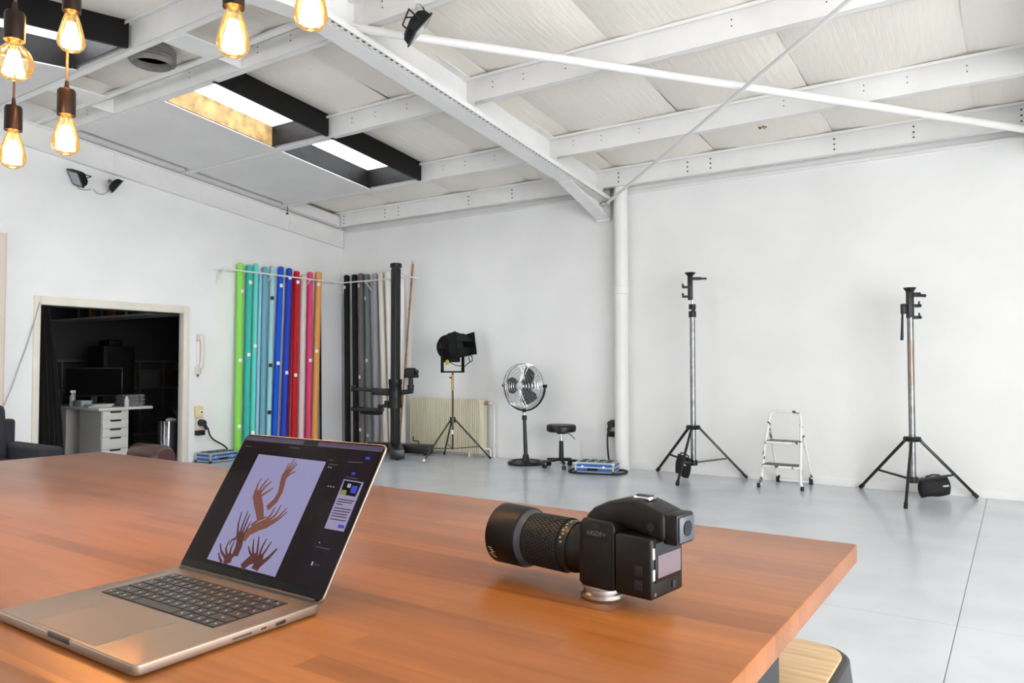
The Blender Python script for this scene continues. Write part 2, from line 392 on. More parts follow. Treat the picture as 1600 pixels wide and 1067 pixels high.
# cross braces under the purlins
def brace(p0, p1, r, label):
    t = thing('cross_brace', label, 'brace', p0)
    d = Vector(p1) - Vector(p0)
    MB().cyl((0, 0, 0), d, r, n=14).build('tube', steel_m, t)
    u = d.normalized()
    MB().bar(-u * 0.06, u * 0.10, 0.10, 0.012).build('end_plate', steel_m, t); MB().bar(d - u * 0.10, d + u * 0.06, 0.10, 0.012).build('end_plate', steel_m, t)
brace((-4.40, 4.16, zr(4.16) - 0.262), (0.39, 8.66, zr(8.66) - 0.30), 0.036, 'thick white cross brace tube from the ridge end of the rafter')
brace((-4.41, 8.645, zr(8.645) - 0.40), (0.37, 4.29, zr(4.29) - 0.30), 0.018, 'thin white cross brace rod starting above the drain pipe')
# drain pipe
t = thing('drain_pipe', 'white vertical drain pipe standing against the back wall', 'pipe', (-4.155, YB - 0.115, 0))
MB().cyl((0, 0, 0), (0, 0, 3.56), 0.088, n=28).build('pipe', steel_m, t)
MB().lathe([(0.088, 2.20), (0.096, 2.205), (0.096, 2.30), (0.088, 2.305)], 28).build('coupling', steel_m, t)
MB().lathe([(0.088, 0.0), (0.1, 0.0), (0.1, 0.05), (0.088, 0.06)], 28).build('foot_collar', steel_m, t)
# vent duct showing through the torn ceiling near the ridge
t = thing('vent_duct', 'round grey vent duct in the torn ceiling by the ridge', 'duct', (-6.68, 3.88, 4.13))
MB().lathe([(0.20, 0.13)] + [(0.20 + 0.008 * (k % 2), 0.12 - 0.015 * k) for k in range(9)] + [(0.17, -0.02), (0.17, 0.1)], 28).build('duct_wall', M('grey_duct', (150, 146, 142), 0.6, var=0.2, vs=6), t)
MB().lathe([(0.0, 0.06), (0.17, 0.06)], 28).build('duct_opening', liner_m, t)

t = thing('ceiling_scrap', 'small brown scrap stuck to the ceiling above the step ladder', 'scrap', (-2.19, 7.95, zr(7.95) - 0.03))
for k in range(5):
    a = 1.3 * k; MB().box((0.02 * math.cos(a), 0.02 * math.sin(a), 0.0), (0.05, 0.02, 0.012), (0.4 * k, 0.3, a)).build('shred', M('brown_scrap', (150, 104, 70), 0.8), t)

# ------------------------------------------------------------------ island table
TX0, TX1, TY0, TY1, TZ = -3.20, -0.277, 0.425, 1.655, 0.94
def wood_mat():
    m = bpy.data.materials.new('stained_stave_wood'); m.use_nodes = True; nt = m.node_tree; b = nt.nodes['Principled BSDF']
    N = nt.nodes.new; Lk = nt.links.new
    tc = N('ShaderNodeTexCoord'); br = N('ShaderNodeTexBrick')
    br.inputs['Color1'].default_value = (0, 0, 0, 1); br.inputs['Color2'].default_value = (1, 1, 1, 1); br.inputs['Mortar'].default_value = (0.5, 0.5, 0.5, 1)
    br.inputs['Scale'].default_value = 1; br.inputs['Brick Width'].default_value = 0.62; br.inputs['Row Height'].default_value = 0.043; br.inputs['Mortar Size'].default_value = 0.0
    br.offset = 0.37; Lk(tc.outputs['Object'], br.inputs['Vector'])
    mp = N('ShaderNodeMapping'); mp.inputs['Scale'].default_value = (1.6, 26, 26); Lk(tc.outputs['Object'], mp.inputs['Vector'])
    ns = N('ShaderNodeTexNoise'); ns.inputs['Scale'].default_value = 2.2; ns.inputs['Detail'].default_value = 7; ns.inputs['Distortion'].default_value = 0.4; Lk(mp.outputs[0], ns.inputs['Vector'])
    mx = N('ShaderNodeMath'); mx.operation = 'MULTIPLY_ADD'; mx.inputs[1].default_value = 0.38; Lk(br.outputs['Color'], mx.inputs[0])
    sc = N('ShaderNodeMath'); sc.operation = 'MULTIPLY'; sc.inputs[1].default_value = 0.62; Lk(ns.outputs['Fac'], sc.inputs[0]); Lk(sc.outputs[0], mx.inputs[2])
    rp = N('ShaderNodeValToRGB'); e = rp.color_ramp.elements
    e[0].position = 0.15; e[0].color = lin((116, 64, 25)); e[1].position = 0.85; e[1].color = lin((164, 99, 46))
    Lk(mx.outputs[0], rp.inputs[0]); Lk(rp.outputs[0], b.inputs['Base Color'])
    b.inputs['Roughness'].default_value = 0.30; b.inputs['Specular IOR Level'].default_value = 0.45
    bp = N('ShaderNodeBump'); bp.inputs['Strength'].default_value = 0.06; bp.inputs['Distance'].default_value = 0.004; Lk(ns.outputs['Fac'], bp.inputs['Height']); Lk(bp.outputs[0], b.inputs['Normal'])
    return m
wood = wood_mat()
t = thing('island_table', 'long orange-brown wooden table on a black base', 'table', ((TX0 + TX1) / 2, (TY0 + TY1) / 2, 0))
cx, cy = t.location.x, t.location.y
MB().span((TX0 - cx, TY0 - cy, TZ - 0.036), (TX1 - cx, TY1 - cy, TZ)).build('table_top', wood, t, bevel=0.003)
charc = M('charcoal_panel', (26, 27, 31), 0.55, var=0.1, vs=12)
MB().span((-0.345 - cx, 0.50 - cy, 0.0), (-0.315 - cx, 1.205 - cy, TZ - 0.036)).build('end_panel', charc, t, bevel=0.002)
MB().span((-3.14 - cx, 0.50 - cy, 0.0), (-3.11 - cx, 1.205 - cy, TZ - 0.036)).build('end_panel', charc, t, bevel=0.002)
MB().span((-3.11 - cx, 0.51 - cy, 0.08), (-0.345 - cx, 0.53 - cy, TZ - 0.036)).build('front_panel', charc, t)
MB().span((-3.11 - cx, 1.175 - cy, 0.08), (-0.345 - cx, 1.195 - cy, TZ - 0.036)).build('back_panel', charc, t)

# bar stool tucked under the far side
t = thing('bar_stool', 'black metal stool with pale wooden seat under the table', 'stool', (-0.505, 1.685, 0))
sq = []
for (sx, sy) in ((1, 1), (-1, 1), (-1, -1), (1, -1)):
    a0 = math.atan2(sy, sx) - math.pi / 4
    for k in range(7): sq.append((sx * 0.105 + 0.075 * math.cos(a0 + k * math.pi / 12), sy * 0.105 + 0.075 * math.sin(a0 + k * math.pi / 12)))
MB().prism([(x * 0.95, y * 0.95) for x, y in sq], 0.018, Matrix.Translation((0, 0, 0.642))).build('seat', M('pale_ply', (204, 170, 126), 0.45, var=0.15, vs=5, stretch=(1, 14, 1)), t, bevel=0.003)
n = len(sq); vs = []
for (s_, z) in ((1.0, 0.655), (1.03, 0.65), (1.06, 0.60), (1.05, 0.60), (0.97, 0.645), (0.95, 0.655)): vs += [(x * s_, y * s_, z) for x, y in sq]
MB().add(vs, [(r_ * n + k, r_ * n + (k + 1) % n, ((r_ + 1) % 6) * n + (k + 1) % n, ((r_ + 1) % 6) * n + k) for r_ in range(6) for k in range(n)]).build('seat_frame', satin_m, t)
for (sx, sy) in ((1, 1), (-1, 1), (-1, -1), (1, -1)):
    MB().tube([(sx * 0.15, sy * 0.15, 0.63), (sx * 0.19, sy * 0.19, 0.0)], [0.028, 0.016], 10).build('leg', satin_m, t)
for z, s_ in ((0.2, 0.176), (0.2, -0.176)):
    MB().bar((-0.176, s_, z), (0.176, s_, z), 0.02, 0.03).build('footrest', satin_m, t); MB().bar((s_, -0.176, z), (s_, 0.176, z), 0.02, 0.03).build('footrest', satin_m, t)

# ------------------------------------------------------------------ laptop
LX0, LX1, LY0, LY1 = -1.199, -0.843, 0.480, 0.757
LW, LD = LX1 - LX0, LY1 - LY0
t = thing('laptop', 'open silver-grey laptop showing a picture of hands', 'laptop', (LX0, LY0, TZ))
body_m = M('grey_anodised_warm_reflection', (150, 134, 120), 0.36, 0.85, bump=0.01, bs=900)  # tan tint puts warm reflections into the grey metal colour
def rrect(w, h, r, n=6, x0=0, y0=0):
    out = []
    for (cx_, cy_, a) in ((w - r, h - r, 0), (r, h - r, 90), (r, r, 180), (w - r, r, 270)):
        for k in range(n + 1): out.append((x0 + cx_ + r * math.cos(R(a + 90 * k / n)), y0 + cy_ + r * math.sin(R(a + 90 * k / n))))
    return out
BZ = 0.0165
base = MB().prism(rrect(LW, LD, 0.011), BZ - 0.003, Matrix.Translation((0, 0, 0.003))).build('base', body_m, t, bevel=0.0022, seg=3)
for (x, y) in ((0.03, 0.03), (LW - 0.03, 0.03), (0.03, LD - 0.03), (LW - 0.03, LD - 0.03)): MB().cyl((x, y, 0), (x, y, 0.0035), 0.011, n=16).build('rubber_foot', rubber_m, t)
dk_m = M('key_well_black', (14, 14, 15), 0.6)
KX0, KX1, KY0, KY1 = 0.038, LW - 0.038, 0.126, 0.248
MB().span((KX0, KY0, BZ - 0.0008), (KX1, KY1, BZ + 0.0002)).build('keyboard_well', dk_m, t)
key_m = M('key_black', (26, 24, 23), 0.38, spec=0.55)
leg_m = M('key_legend', (205, 200, 195), 0.5)
rows = [[1] * 14, [1] * 13 + [1.55], [1.55] + [1] * 13, [1.8] + [1] * 11 + [1.8], [2.35] + [1] * 10 + [2.35], [1, 1, 1, 1.25, 5.3, 1.25, 1, 0.95, 0.95, 0.95]]
rh = (KY1 - KY0) / 6; meshes = {}; legends = MB()
for r_, row in enumerate(rows):
    unit = (KX1 - KX0) / sum(row); x = KX0; yc = KY1 - rh * (r_ + 0.5)
    for w in row:
        kw = w * unit; key = round(kw, 4)
        if key not in meshes:
            o = MB().span((-kw / 2 + 0.0011, -rh / 2 + 0.0011, 0), (kw / 2 - 0.0011, rh / 2 - 0.0011, 0.0012)).build('key', key_m, t, bevel=0.0005, seg=1); meshes[key] = o.data
        else:
            o = bpy.data.objects.new('key', meshes[key]); COL.objects.link(o); o.parent = t
        o.location = (x + kw / 2, yc, BZ + 0.0002)
        if w < 5: legends.span((x + kw / 2 - 0.0016, yc - 0.0014, BZ + 0.00141), (x + kw / 2 + 0.0012, yc + 0.0016, BZ + 0.0015))
        x += kw
legends.build('key_legends', leg_m, t, smooth=False)['kind'] = 'stuff'
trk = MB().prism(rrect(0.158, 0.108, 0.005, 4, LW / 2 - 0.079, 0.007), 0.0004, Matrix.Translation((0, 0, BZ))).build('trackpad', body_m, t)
gr = MB(); rr = rrect(0.1588, 0.1088, 0.0054, 4, LW / 2 - 0.0794, 0.0066)
gr.prism(rr, 0.00015, Matrix.Translation((0, 0, BZ))).build('trackpad_gap', M('trackpad_gap', (120, 112, 106), 0.5), t)
for sx in (0.012, LW - 0.012):
    g = MB()
    for k in range(5):
        for j in range(39): g.box((sx + (k - 2) * 0.003, KY0 + 0.002 + j * 0.003, BZ + 0.0001), (0.0012, 0.0012, 0.0002))
    g.build('speaker_grille', M('grille_grey', (120, 114, 108), 0.5, 0.6), t, smooth=False)['kind'] = 'stuff'
MB().span((LW / 2 - 0.028, -0.0006, BZ - 0.007), (LW / 2 + 0.028, 0.003, BZ + 0.0001)).build('thumb_notch', M('notch_dark', (70, 66, 64), 0.5, 0.6), t, bevel=0.001)
port_m = M('port_black', (8, 8, 9), 0.4)
for (y0, y1, z0, z1) in ((0.196, 0.213, 0.0062, 0.0115), (0.172, 0.181, 0.0078, 0.0106), (0.128, 0.158, 0.0078, 0.0100)):
    MB().span((LW - 0.004, y0, z0), (LW + 0.0003, y1, z1)).build('port', port_m, t, bevel=0.0008)
MB().cyl((0.012, LD - 0.002, BZ - 0.001), (LW - 0.012, LD - 0.002, BZ - 0.001), 0.0055, n=16).build('hinge', M('hinge_black', (20, 20, 21), 0.4), t)
# lid: plane through the hinge and the two upper corners seen in the photo
tr_ = at(605, 692, X=LX1 - 0.002); hinge = Vector((LX1, LY1 - 0.001, TZ + BZ))
ang = math.atan2(tr_.z - hinge.z, tr_.y - hinge.y)
LIDL = 0.257
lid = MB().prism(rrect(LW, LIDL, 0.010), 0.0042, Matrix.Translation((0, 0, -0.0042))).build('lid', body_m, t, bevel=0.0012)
lid.location = (0, LD - 0.001, BZ - 0.0015); lid.rotation_euler = (ang, 0, 0)
bez_m = M('screen_glass_black', (5, 4, 5), 0.06, spec=0.2)
MB().prism(rrect(LW - 0.004, LIDL - 0.004, 0.009, 6, 0.002, 0.002), 0.0006).build('bezel_glass', bez_m, lid)
MB().span((0.012, -0.004, -0.004), (LW - 0.012, 0.003, 0.001)).build('hinge_cover', M('hinge_black', (20, 20, 21), 0.4), lid)
def em(name, rgb, st=0.9):
    m = M(name, (2, 2, 2), 0.10, emit=st * 0.5, spec=0.10); m.node_tree.nodes['Principled BSDF'].inputs['Emission Color'].default_value = lin(rgb); return m
# display area in lid coords: u from left, v from bottom
DX0, DX1, DY0_, DY1_ = 0.0045, LW - 0.0045, 0.0175, LIDL - 0.0045
HOM_SRC = [(8, 800), (822, 1012), (1203, 92), (386, 36)]   # zoom pixels of BL, BR, TR, TL
def solve_h(src):
    dst = [(0, 0), (1, 0), (1, 1), (0, 1)]; A = []; bb = []
    for (x, y), (u, v) in zip(src, dst):
        A.append([x, y, 1, 0, 0, 0, -u * x, -u * y]); bb.append(u); A.append([0, 0, 0, x, y, 1, -v * x, -v * y]); bb.append(v)
    n = 8
    for i in range(n):
        p = max(range(i, n), key=lambda r: abs(A[r][i])); A[i], A[p] = A[p], A[i]; bb[i], bb[p] = bb[p], bb[i]
        for r in range(n):
            if r != i:
                f = A[r][i] / A[i][i]; A[r] = [a - f * c for a, c in zip(A[r], A[i])]; bb[r] -= f * bb[i]
    return [bb[i] / A[i][i] for i in range(n)]
HH = solve_h(HOM_SRC)
def scr(x, y):
    w = HH[6] * x + HH[7] * y + 1; u = (HH[0] * x + HH[1] * y + HH[2]) / w; v = (HH[3] * x + HH[4] * y + HH[5]) / w
    return (DX0 + (DX1 - DX0) * u, DY0_ + (DY1_ - DY0_) * v)
def scrpoly(mb, pts, z): 
    mb.add([(p[0], p[1], z) for p in pts], [tuple(range(len(pts)))])
def uv(u, v): return (DX0 + (DX1 - DX0) * u, DY0_ + (DY1_ - DY0_) * v)
def rect(mb, u0, v0, u1, v1, z): scrpoly(mb, [uv(u0, v0), uv(u1, v0), uv(u1, v1), uv(u0, v1)], z)
mb = MB(); rect(mb, 0, 0, 1, 1, 0.0007); mb.build('display', em('ui_dark_reflection', (30, 20, 22), 0.6), lid, smooth=False)  # brown reflection on the glass is put into the display colour
mb = MB(); rect(mb, 0, 0.962, 1, 1, 0.00075); mb.build('menu_bar', em('ui_menu', (104, 88, 112), 0.5), lid, smooth=False)
mb = MB(); rect(mb, 0.455, 0.965, 0.56, 1, 0.0008); mb.build('camera_notch', bez_m, lid, smooth=False)
mb = MB(); rect(mb, 0.80, 0, 1, 0.955, 0.00075); mb.build('tool_panel', em('ui_panel', (38, 27, 36), 0.5), lid, smooth=False)
canvas = [scr(138, 808), scr(535, 920), scr(850, 192), scr(450, 150)]
mb = MB(); scrpoly(mb, canvas, 0.0008); mb.build('picture', em('ui_canvas', (140, 136, 172), 0.85), lid, smooth=False)
skin = em('ui_skin', (140, 88, 76), 0.55); skin2 = em('ui_skin_dark', (104, 60, 56), 0.5)
def stroke(mb, pts, ws, z=0.0009):
    P = [Vector(scr(x, y)) for x, y in pts]; L_, R_ = [], []
    for i, p in enumerate(P):
        d = (P[min(i + 1, len(P) - 1)] - P[max(i - 1, 0)]).normalized(); n = Vector((-d.y, d.x)); w = ws[i] * 0.00021 * (1.7 if ws[0] > 12 else 1.35)
        L_.append(p + n * w); R_.append(p - n * w)
    end = (P[-1] - P[-2]).normalized() * ws[-1] * 0.0002
    vs = [(q.x, q.y, z) for q in L_] + [(P[-1].x + end.x, P[-1].y + end.y, z)] + [(q.x, q.y, z) for q in reversed(R_)]
    n_ = len(P)
    for i in range(n_ - 1):
        a = [L_[i], L_[i + 1], R_[i + 1], R_[i]]; mb.add([(q.x, q.y, z) for q in a], [(0, 1, 2, 3)])
    mb.add([(L_[-1].x, L_[-1].y, z), (P[-1].x + end.x, P[-1].y + end.y, z), (R_[-1].x, R_[-1].y, z)], [(0, 1, 2)])
hands = [  # (arm strokes), (finger strokes) in zoom pixels
 (skin, [([(495, 490), (545, 440), (575, 385), (590, 320), (605, 270)], [17, 17, 16, 18, 20]), ([(600, 280), (635, 220), (660, 178)], [9, 7, 4]), ([(608, 275), (648, 225), (672, 192)], [9, 7, 4]), ([(610, 280), (650, 240), (676, 208)], [9, 7, 4]), ([(612, 290), (640, 268), (665, 258)], [9, 6, 4]), ([(590, 290), (612, 240), (628, 205)], [8, 6, 4])]),
 (skin, [([(455, 560), (450, 500), (440, 440), (440, 390)], [20, 24, 26, 22]), ([(430, 400), (440, 345), (465, 300)], [9, 7, 4]), ([(445, 390), (475, 340), (507, 300)], [10, 8, 4]), ([(455, 395), (490, 350), (523, 322)], [10, 8, 4]), ([(465, 410), (500, 385), (532, 362)], [9, 7, 4]), ([(425, 450), (415, 420), (428, 370)], [9, 8, 4])]),
 (skin, [([(350, 690), (385, 640), (440, 605), (500, 580)], [20, 21, 24, 26]), ([(495, 590), (560, 545), (610, 490)], [10, 8, 4]), ([(490, 580), (545, 530), (578, 470)], [10, 8, 4]), ([(480, 572), (518, 530), (542, 482)], [10, 8, 4]), ([(500, 600), (560, 560), (612, 512)], [9, 7, 4]), ([(400, 600), (440, 565), (490, 545)], [12, 9, 5])]),
 (skin2, [([(300, 790), (325, 730), (335, 680), (330, 650)], [22, 22, 22, 22]), ([(318, 660), (325, 590), (345, 515)], [9, 7, 4]), ([(330, 655), (352, 590), (382, 512)], [9, 7, 4]), ([(340, 660), (365, 600), (392, 530)], [9, 7, 4]), ([(345, 670), (375, 620), (398, 575)], [9, 7, 4]), ([(310, 680), (285, 690), (270, 720)], [9, 7, 4])]),
 (skin2, [([(255, 838), (262, 805), (270, 785)], [24, 26, 24]), ([(245, 800), (222, 760), (218, 712)], [9, 7, 4]), ([(255, 790), (250, 740), (272, 692)], [9, 7, 4]), ([(270, 785), (280, 740), (300, 700)], [9, 7, 4]), ([(225, 830), (212, 800), (208, 770)], [9, 7, 4]), ([(285, 800), (310, 760), (330, 735)], [10, 8, 5])]),
 (skin2, [([(340, 862), (385, 820), (425, 800)], [20, 22, 26]), ([(415, 875), (440, 830), (450, 790)], [24, 24, 22]), ([(410, 790), (408, 740), (415, 685)], [9, 7, 4]), ([(430, 785), (438, 730), (445, 668)], [9, 7, 4]), ([(445, 785), (465, 730), (490, 682)], [9, 7, 4]), ([(460, 790), (490, 745), (518, 700)], [9, 7, 4]), ([(440, 850), (500, 800), (550, 745)], [14, 10, 5]), ([(400, 790), (388, 760), (382, 730)], [8, 6, 4])]),
]
for k, (mt, strokes) in enumerate(hands):
    mb = MB()
    for i, (p, w) in enumerate(strokes): stroke(mb, p, w, 0.00085 + 0.00001 * (k * 9 + i))
    mb.build('pictured_hand', mt, lid, smooth=False)
mb = MB(); scrpoly(mb, [scr(832, 612), scr(948, 634), scr(1075, 320), scr(955, 300)], 0.0008); mb.build('info_card', em('ui_card', (150, 142, 172), 0.75), lid, smooth=False)
mb = MB(); scrpoly(mb, [scr(930, 395), scr(1022, 412), scr(1062, 325), scr(958, 308)], 0.00085); mb.build('card_image', em('ui_card_dark', (22, 18, 26), 0.4), lid, smooth=False)
for q in ([(990, 385), (1022, 392), (1040, 345), (1006, 340)], [(912, 608), (948, 615), (955, 594), (918, 588)], [(1085, 172), (1112, 176), (1118, 158), (1092, 156)], [(998, 270), (1020, 274), (1026, 260), (1008, 255)]):
    mb = MB(); scrpoly(mb, [scr(*p) for p in q], 0.0009); mb.build('blue_button', em('ui_blue', (58, 72, 178), 0.8), lid, smooth=False)
mb = MB(); scrpoly(mb, [scr(930, 394), scr(962, 400), scr(972, 372), scr(942, 368)], 0.0009); mb.build('card_swatch', em('ui_green', (130, 150, 60), 0.7), lid, smooth=False)
mb = MB(); scrpoly(mb, [scr(972, 352), scr(992, 356), scr(1000, 332), scr(980, 328)], 0.0009)
for (x, y) in ((856, 350), (872, 352), (888, 354), (860, 228), (874, 230), (798, 706), (755, 830)): scrpoly(mb, [scr(x, y), scr(x + 7, y + 1), scr(x + 9, y - 6), scr(x + 2, y - 7)], 0.0009)
scrpoly(mb, [scr(748, 846), scr(757, 848), scr(766, 824), scr(757, 822)], 0.0009)
mb.build('screen_icons', em('ui_light', (170, 168, 178), 0.7), lid, smooth=False)['kind'] = 'stuff'
mb = MB()
for (x0, y0, x1, y1) in ((918, 425, 1014, 440), (910, 440, 1000, 452), (905, 455, 945, 462), (893, 480, 995, 496), (886, 497, 985, 512), (880, 514, 970, 528), (874, 530, 966, 545), (866, 550, 960, 566)):
    scrpoly(mb, [scr(x0, y0 + 4), scr(x1, y1 + 4), scr(x1 + 2, y1 - 2), scr(x0 + 2, y0 - 2)], 0.0009)
mb.build('card_text', em('ui_text', (70, 62, 86), 0.4), lid, smooth=False)['kind'] = 'stuff'
mb = MB()
for (x0, y0, x1, y1) in ((865, 205, 920, 213), (866, 178, 895, 183), (770, 840, 800, 848), (780, 728, 860, 745), (630, 105, 690, 110), (372, 100, 408, 104), (400, 55, 560, 72), (590, 75, 690, 82), (810, 88, 920, 98), (945, 100, 1180, 120), (965, 285, 1040, 298), (980, 190, 1070, 194)):
    scrpoly(mb, [scr(x0, y0 + 2), scr(x1, y1 + 2), scr(x1 + 1, y1 - 2), scr(x0 + 1, y0 - 2)], 0.00088)
mb.build('screen_text', em('ui_text2', (120, 110, 124), 0.5), lid, smooth=False)['kind'] = 'stuff'

# ------------------------------------------------------------------ medium-format camera
CB = at(941, 932, Z=TZ)
t = thing('studio_camera', 'black medium format camera with long lens resting on a metal ring', 'camera', (CB.x, CB.y, TZ), R(172.2))
cb_m = M('camera_black', (8, 7, 7), 0.42, spec=0.32, bump=0.03, bs=500); cg_m = M('camera_grip', (7, 6, 6), 0.6, spec=0.3, bump=0.15, bs=700)
ring_m = M('satin_ring', (190, 186, 182), 0.3, 1.0)
MB().lathe([(0.0, 0), (0.030, 0), (0.033, 0.003), (0.033, 0.009), (0.029, 0.012), (0.029, 0.016), (0.033, 0.020), (0.033, 0.028), (0.0, 0.028)], 36).build('base_ring', ring_m, t)
# side outline (x forward, z up) extruded across y
Mxz = lambda y0: Matrix(((1, 0, 0, 0), (0, 0, 1, y0), (0, 1, 0, 0), (0, 0, 0, 1)))
HW = 0.043
body_poly = [(0.014, 0.030), (0.014, 0.118), (0.006, 0.128), (-0.045, 0.128), (-0.052, 0.120), (-0.052, 0.027), (-0.04, 0.025), (0.004, 0.025)]
MB().prism(body_poly, 2 * HW, Mxz(-HW)).build('body', cb_m, t, bevel=0.004, seg=3)
prism_poly = [(0.013, 0.115), (0.010, 0.130), (-0.004, 0.143), (-0.03, 0.155), (-0.06, 0.162), (-0.08, 0.162), (-0.098, 0.157), (-0.128, 0.147), (-0.128, 0.108), (-0.112, 0.108), (-0.09, 0.115), (-0.06, 0.122)]
MB().prism(prism_poly, 0.060, Mxz(-0.030)).build('prism_finder', cb_m, t, bevel=0.007, seg=3)
eb_ = MB().span((-0.146, -0.025, 0.104), (-0.122, 0.025, 0.148)).build('eyepiece', cb_m, t, bevel=0.004)
MB().span((-0.1485, -0.021, 0.108), (-0.1455, 0.021, 0.144)).build('eyecup', M('eyecup_grey', (70, 74, 84), 0.35), eb_, bevel=0.003)
MB().cyl((-0.1482, 0, 0.127), (-0.1500, 0, 0.127), 0.011, n=20).build('eyepiece_lens', M('eyepiece_glass', (14, 16, 20), 0.08), eb_)
MB().cyl((-0.108, 0.030, 0.128), (-0.108, 0.035, 0.128), 0.006, n=16).build('dioptre_knob', satin_m, t)
MB().span((-0.092, -0.011, 0.160), (-0.065, 0.011, 0.1655)).build('hot_shoe', chrome_m, t, bevel=0.001)
MB().span((-0.090, -0.006, 0.1658), (-0.066, 0.006, 0.1668)).build('shoe_cover', satin_m, t)
back = MB().span((-0.116, -0.045, 0.026), (-0.053, 0.045, 0.114)).build('digital_back', cb_m, t, bevel=0.005, seg=3)
MB().span((-0.1175, -0.038, 0.050), (-0.1155, 0.036, 0.106)).build('back_screen', M('back_screen_glass', (20, 20, 24), 0.08), back)
MB().span((-0.1182, -0.034, 0.056), (-0.1172, 0.030, 0.088)).build('screen_image', M('screen_pinkgrey', (108, 94, 100), 0.2), back)
for z in (0.092, 0.062): MB().span((-0.1178, 0.0375, z - 0.008), (-0.1155, 0.0420, z + 0.008)).build('side_button', M('button_white', (225, 225, 225), 0.4), back, bevel=0.001)
MB().span((-0.1172, -0.020, 0.034), (-0.1155, -0.012, 0.045)).build('latch', rubber_m, back)
MB().cyl((-0.1155, 0.036, 0.034), (-0.117, 0.036, 0.034), 0.003, n=12).build('release_button', chrome_m, back)
for z in (0.066, 0.045): MB().span((-0.101, 0.0448, z - 0.007), (-0.088, 0.0460, z + 0.007)).build('port_cover', rubber_m, back, bevel=0.001)
MB().span((-0.107, -0.0465, 0.05), (-0.09, -0.0445, 0.085)).build('card_door', cg_m, back, bevel=0.001)
MB().prism([(0.004, 0.036), (0.004, 0.098), (-0.046, 0.098), (-0.046, 0.034)], 0.002, Mxz(HW - 0.0005)).build('side_panel', cg_m, t, bevel=0.0008)
MB().span((-0.03, -HW - 0.03, 0.03), (0.012, -HW + 0.004, 0.118)).build('hand_grip', cg_m, t, bevel=0.01, seg=3)
def text_part(txt, size, mat3, mt, parent, name='lettering', ext=0.0002):
    cu = bpy.data.curves.new(name, 'FONT'); cu.body = txt; cu.size = size; cu.extrude = ext; cu.align_x = 'CENTER'
    ob = bpy.data.objects.new(name, cu); COL.objects.link(ob)
    bpy.context.view_layer.update(); dg = bpy.context.evaluated_depsgraph_get()
    me = bpy.data.meshes.new_from_object(ob.evaluated_get(dg)); bpy.data.objects.remove(ob)
    me.transform(mat3); me.materials.clear(); me.materials.append(mt)
    o = bpy.data.objects.new(name, me); COL.objects.link(o); o.parent = parent; return o
# text runs towards -x on the left (+y) face
text_part('645DF+', 0.0105, Matrix(((-1, 0, 0, -0.020), (0, 0, 1, HW + 0.0008), (0, 1, 0, 0.104), (0, 0, 0, 1))), M('letter_grey', (92, 88, 86), 0.4), t)
MB().span((-0.026, HW - 0.001, 0.115), (-0.012, HW + 0.001, 0.121)).build('side_badge', rubber_m, t)
# lens along +x
LZ = 0.0695
Mlx = Matrix(((0, 0, 1), (0, 1, 0), (-1, 0, 0)))
def ln(prof, name, mt, n=40): return MB().lathe(prof, n, (0, 0, LZ), Mlx).build(name, mt, t)
ln([(0.0, 0.012), (0.037, 0.012), (0.037, 0.030), (0.0385, 0.032), (0.0385, 0.045), (0.0, 0.045)], 'lens_mount_barrel', cb_m)
ln([(0.0, 0.044), (0.0405, 0.044), (0.0410, 0.060), (0.0, 0.060)], 'aperture_ring', satin_m)
ln([(0.0, 0.059), (0.0420, 0.059), (0.0425, 0.135), (0.0, 0.135)], 'focus_ring', cg_m)
ribs = MB()
for j in range(13):
    x = 0.064 + j * 0.0053
    for k in range(44):
        a = 2 * math.pi * (k + 0.5 * (j % 2)) / 44; r_ = 0.0428
        ribs.box((x, r_ * math.cos(a), LZ + r_ * math.sin(a)), (0.0040, 0.0014, 0.0042), Matrix.Rotation(a, 3, 'X'))
tag(ribs.build('grip_ribs', M('rib_rubber', (24, 22, 21), 0.5), t, smooth=False), 'raised rubber ribs of the focus ring', kind='stuff')
ln([(0.0, 0.134), (0.0435, 0.134), (0.044, 0.140), (0.047, 0.146), (0.0, 0.146)], 'front_barrel', M('barrel_bluegrey', (58, 60, 68), 0.35))
ln([(0.0, 0.145), (0.0485, 0.145), (0.0500, 0.149), (0.0505, 0.205), (0.0490, 0.205), (0.047, 0.165), (0.0, 0.160)], 'lens_hood', cb_m)
MB().lathe([(0.0, 0.168), (0.02, 0.167), (0.038, 0.163)], 32, (0, 0, LZ), Mlx).build('front_glass', M('coated_glass', (18, 22, 34), 0.05), t)
mk = MB()
for k in range(9):
    a = R(20 + 9 * k); mk.box((0.052 + 0.003 * (k % 2), 0.0412 * math.cos(a), LZ + 0.0412 * math.sin(a) - 0.0), (0.003, 0.0006, 0.0022), Matrix.Rotation(a, 3, 'X'))
for k in range(6):
    a = R(-18 - 4.5 * k); mk.box((0.196 - 0.002 * (k % 3), 0.0507 * math.cos(a), LZ + 0.0507 * math.sin(a)), (0.007, 0.0006, 0.0012), Matrix.Rotation(a, 3, 'X'))
mk.build('scale_marks', M('scale_gold', (196, 176, 130), 0.5), t, smooth=False)['kind'] = 'stuff'

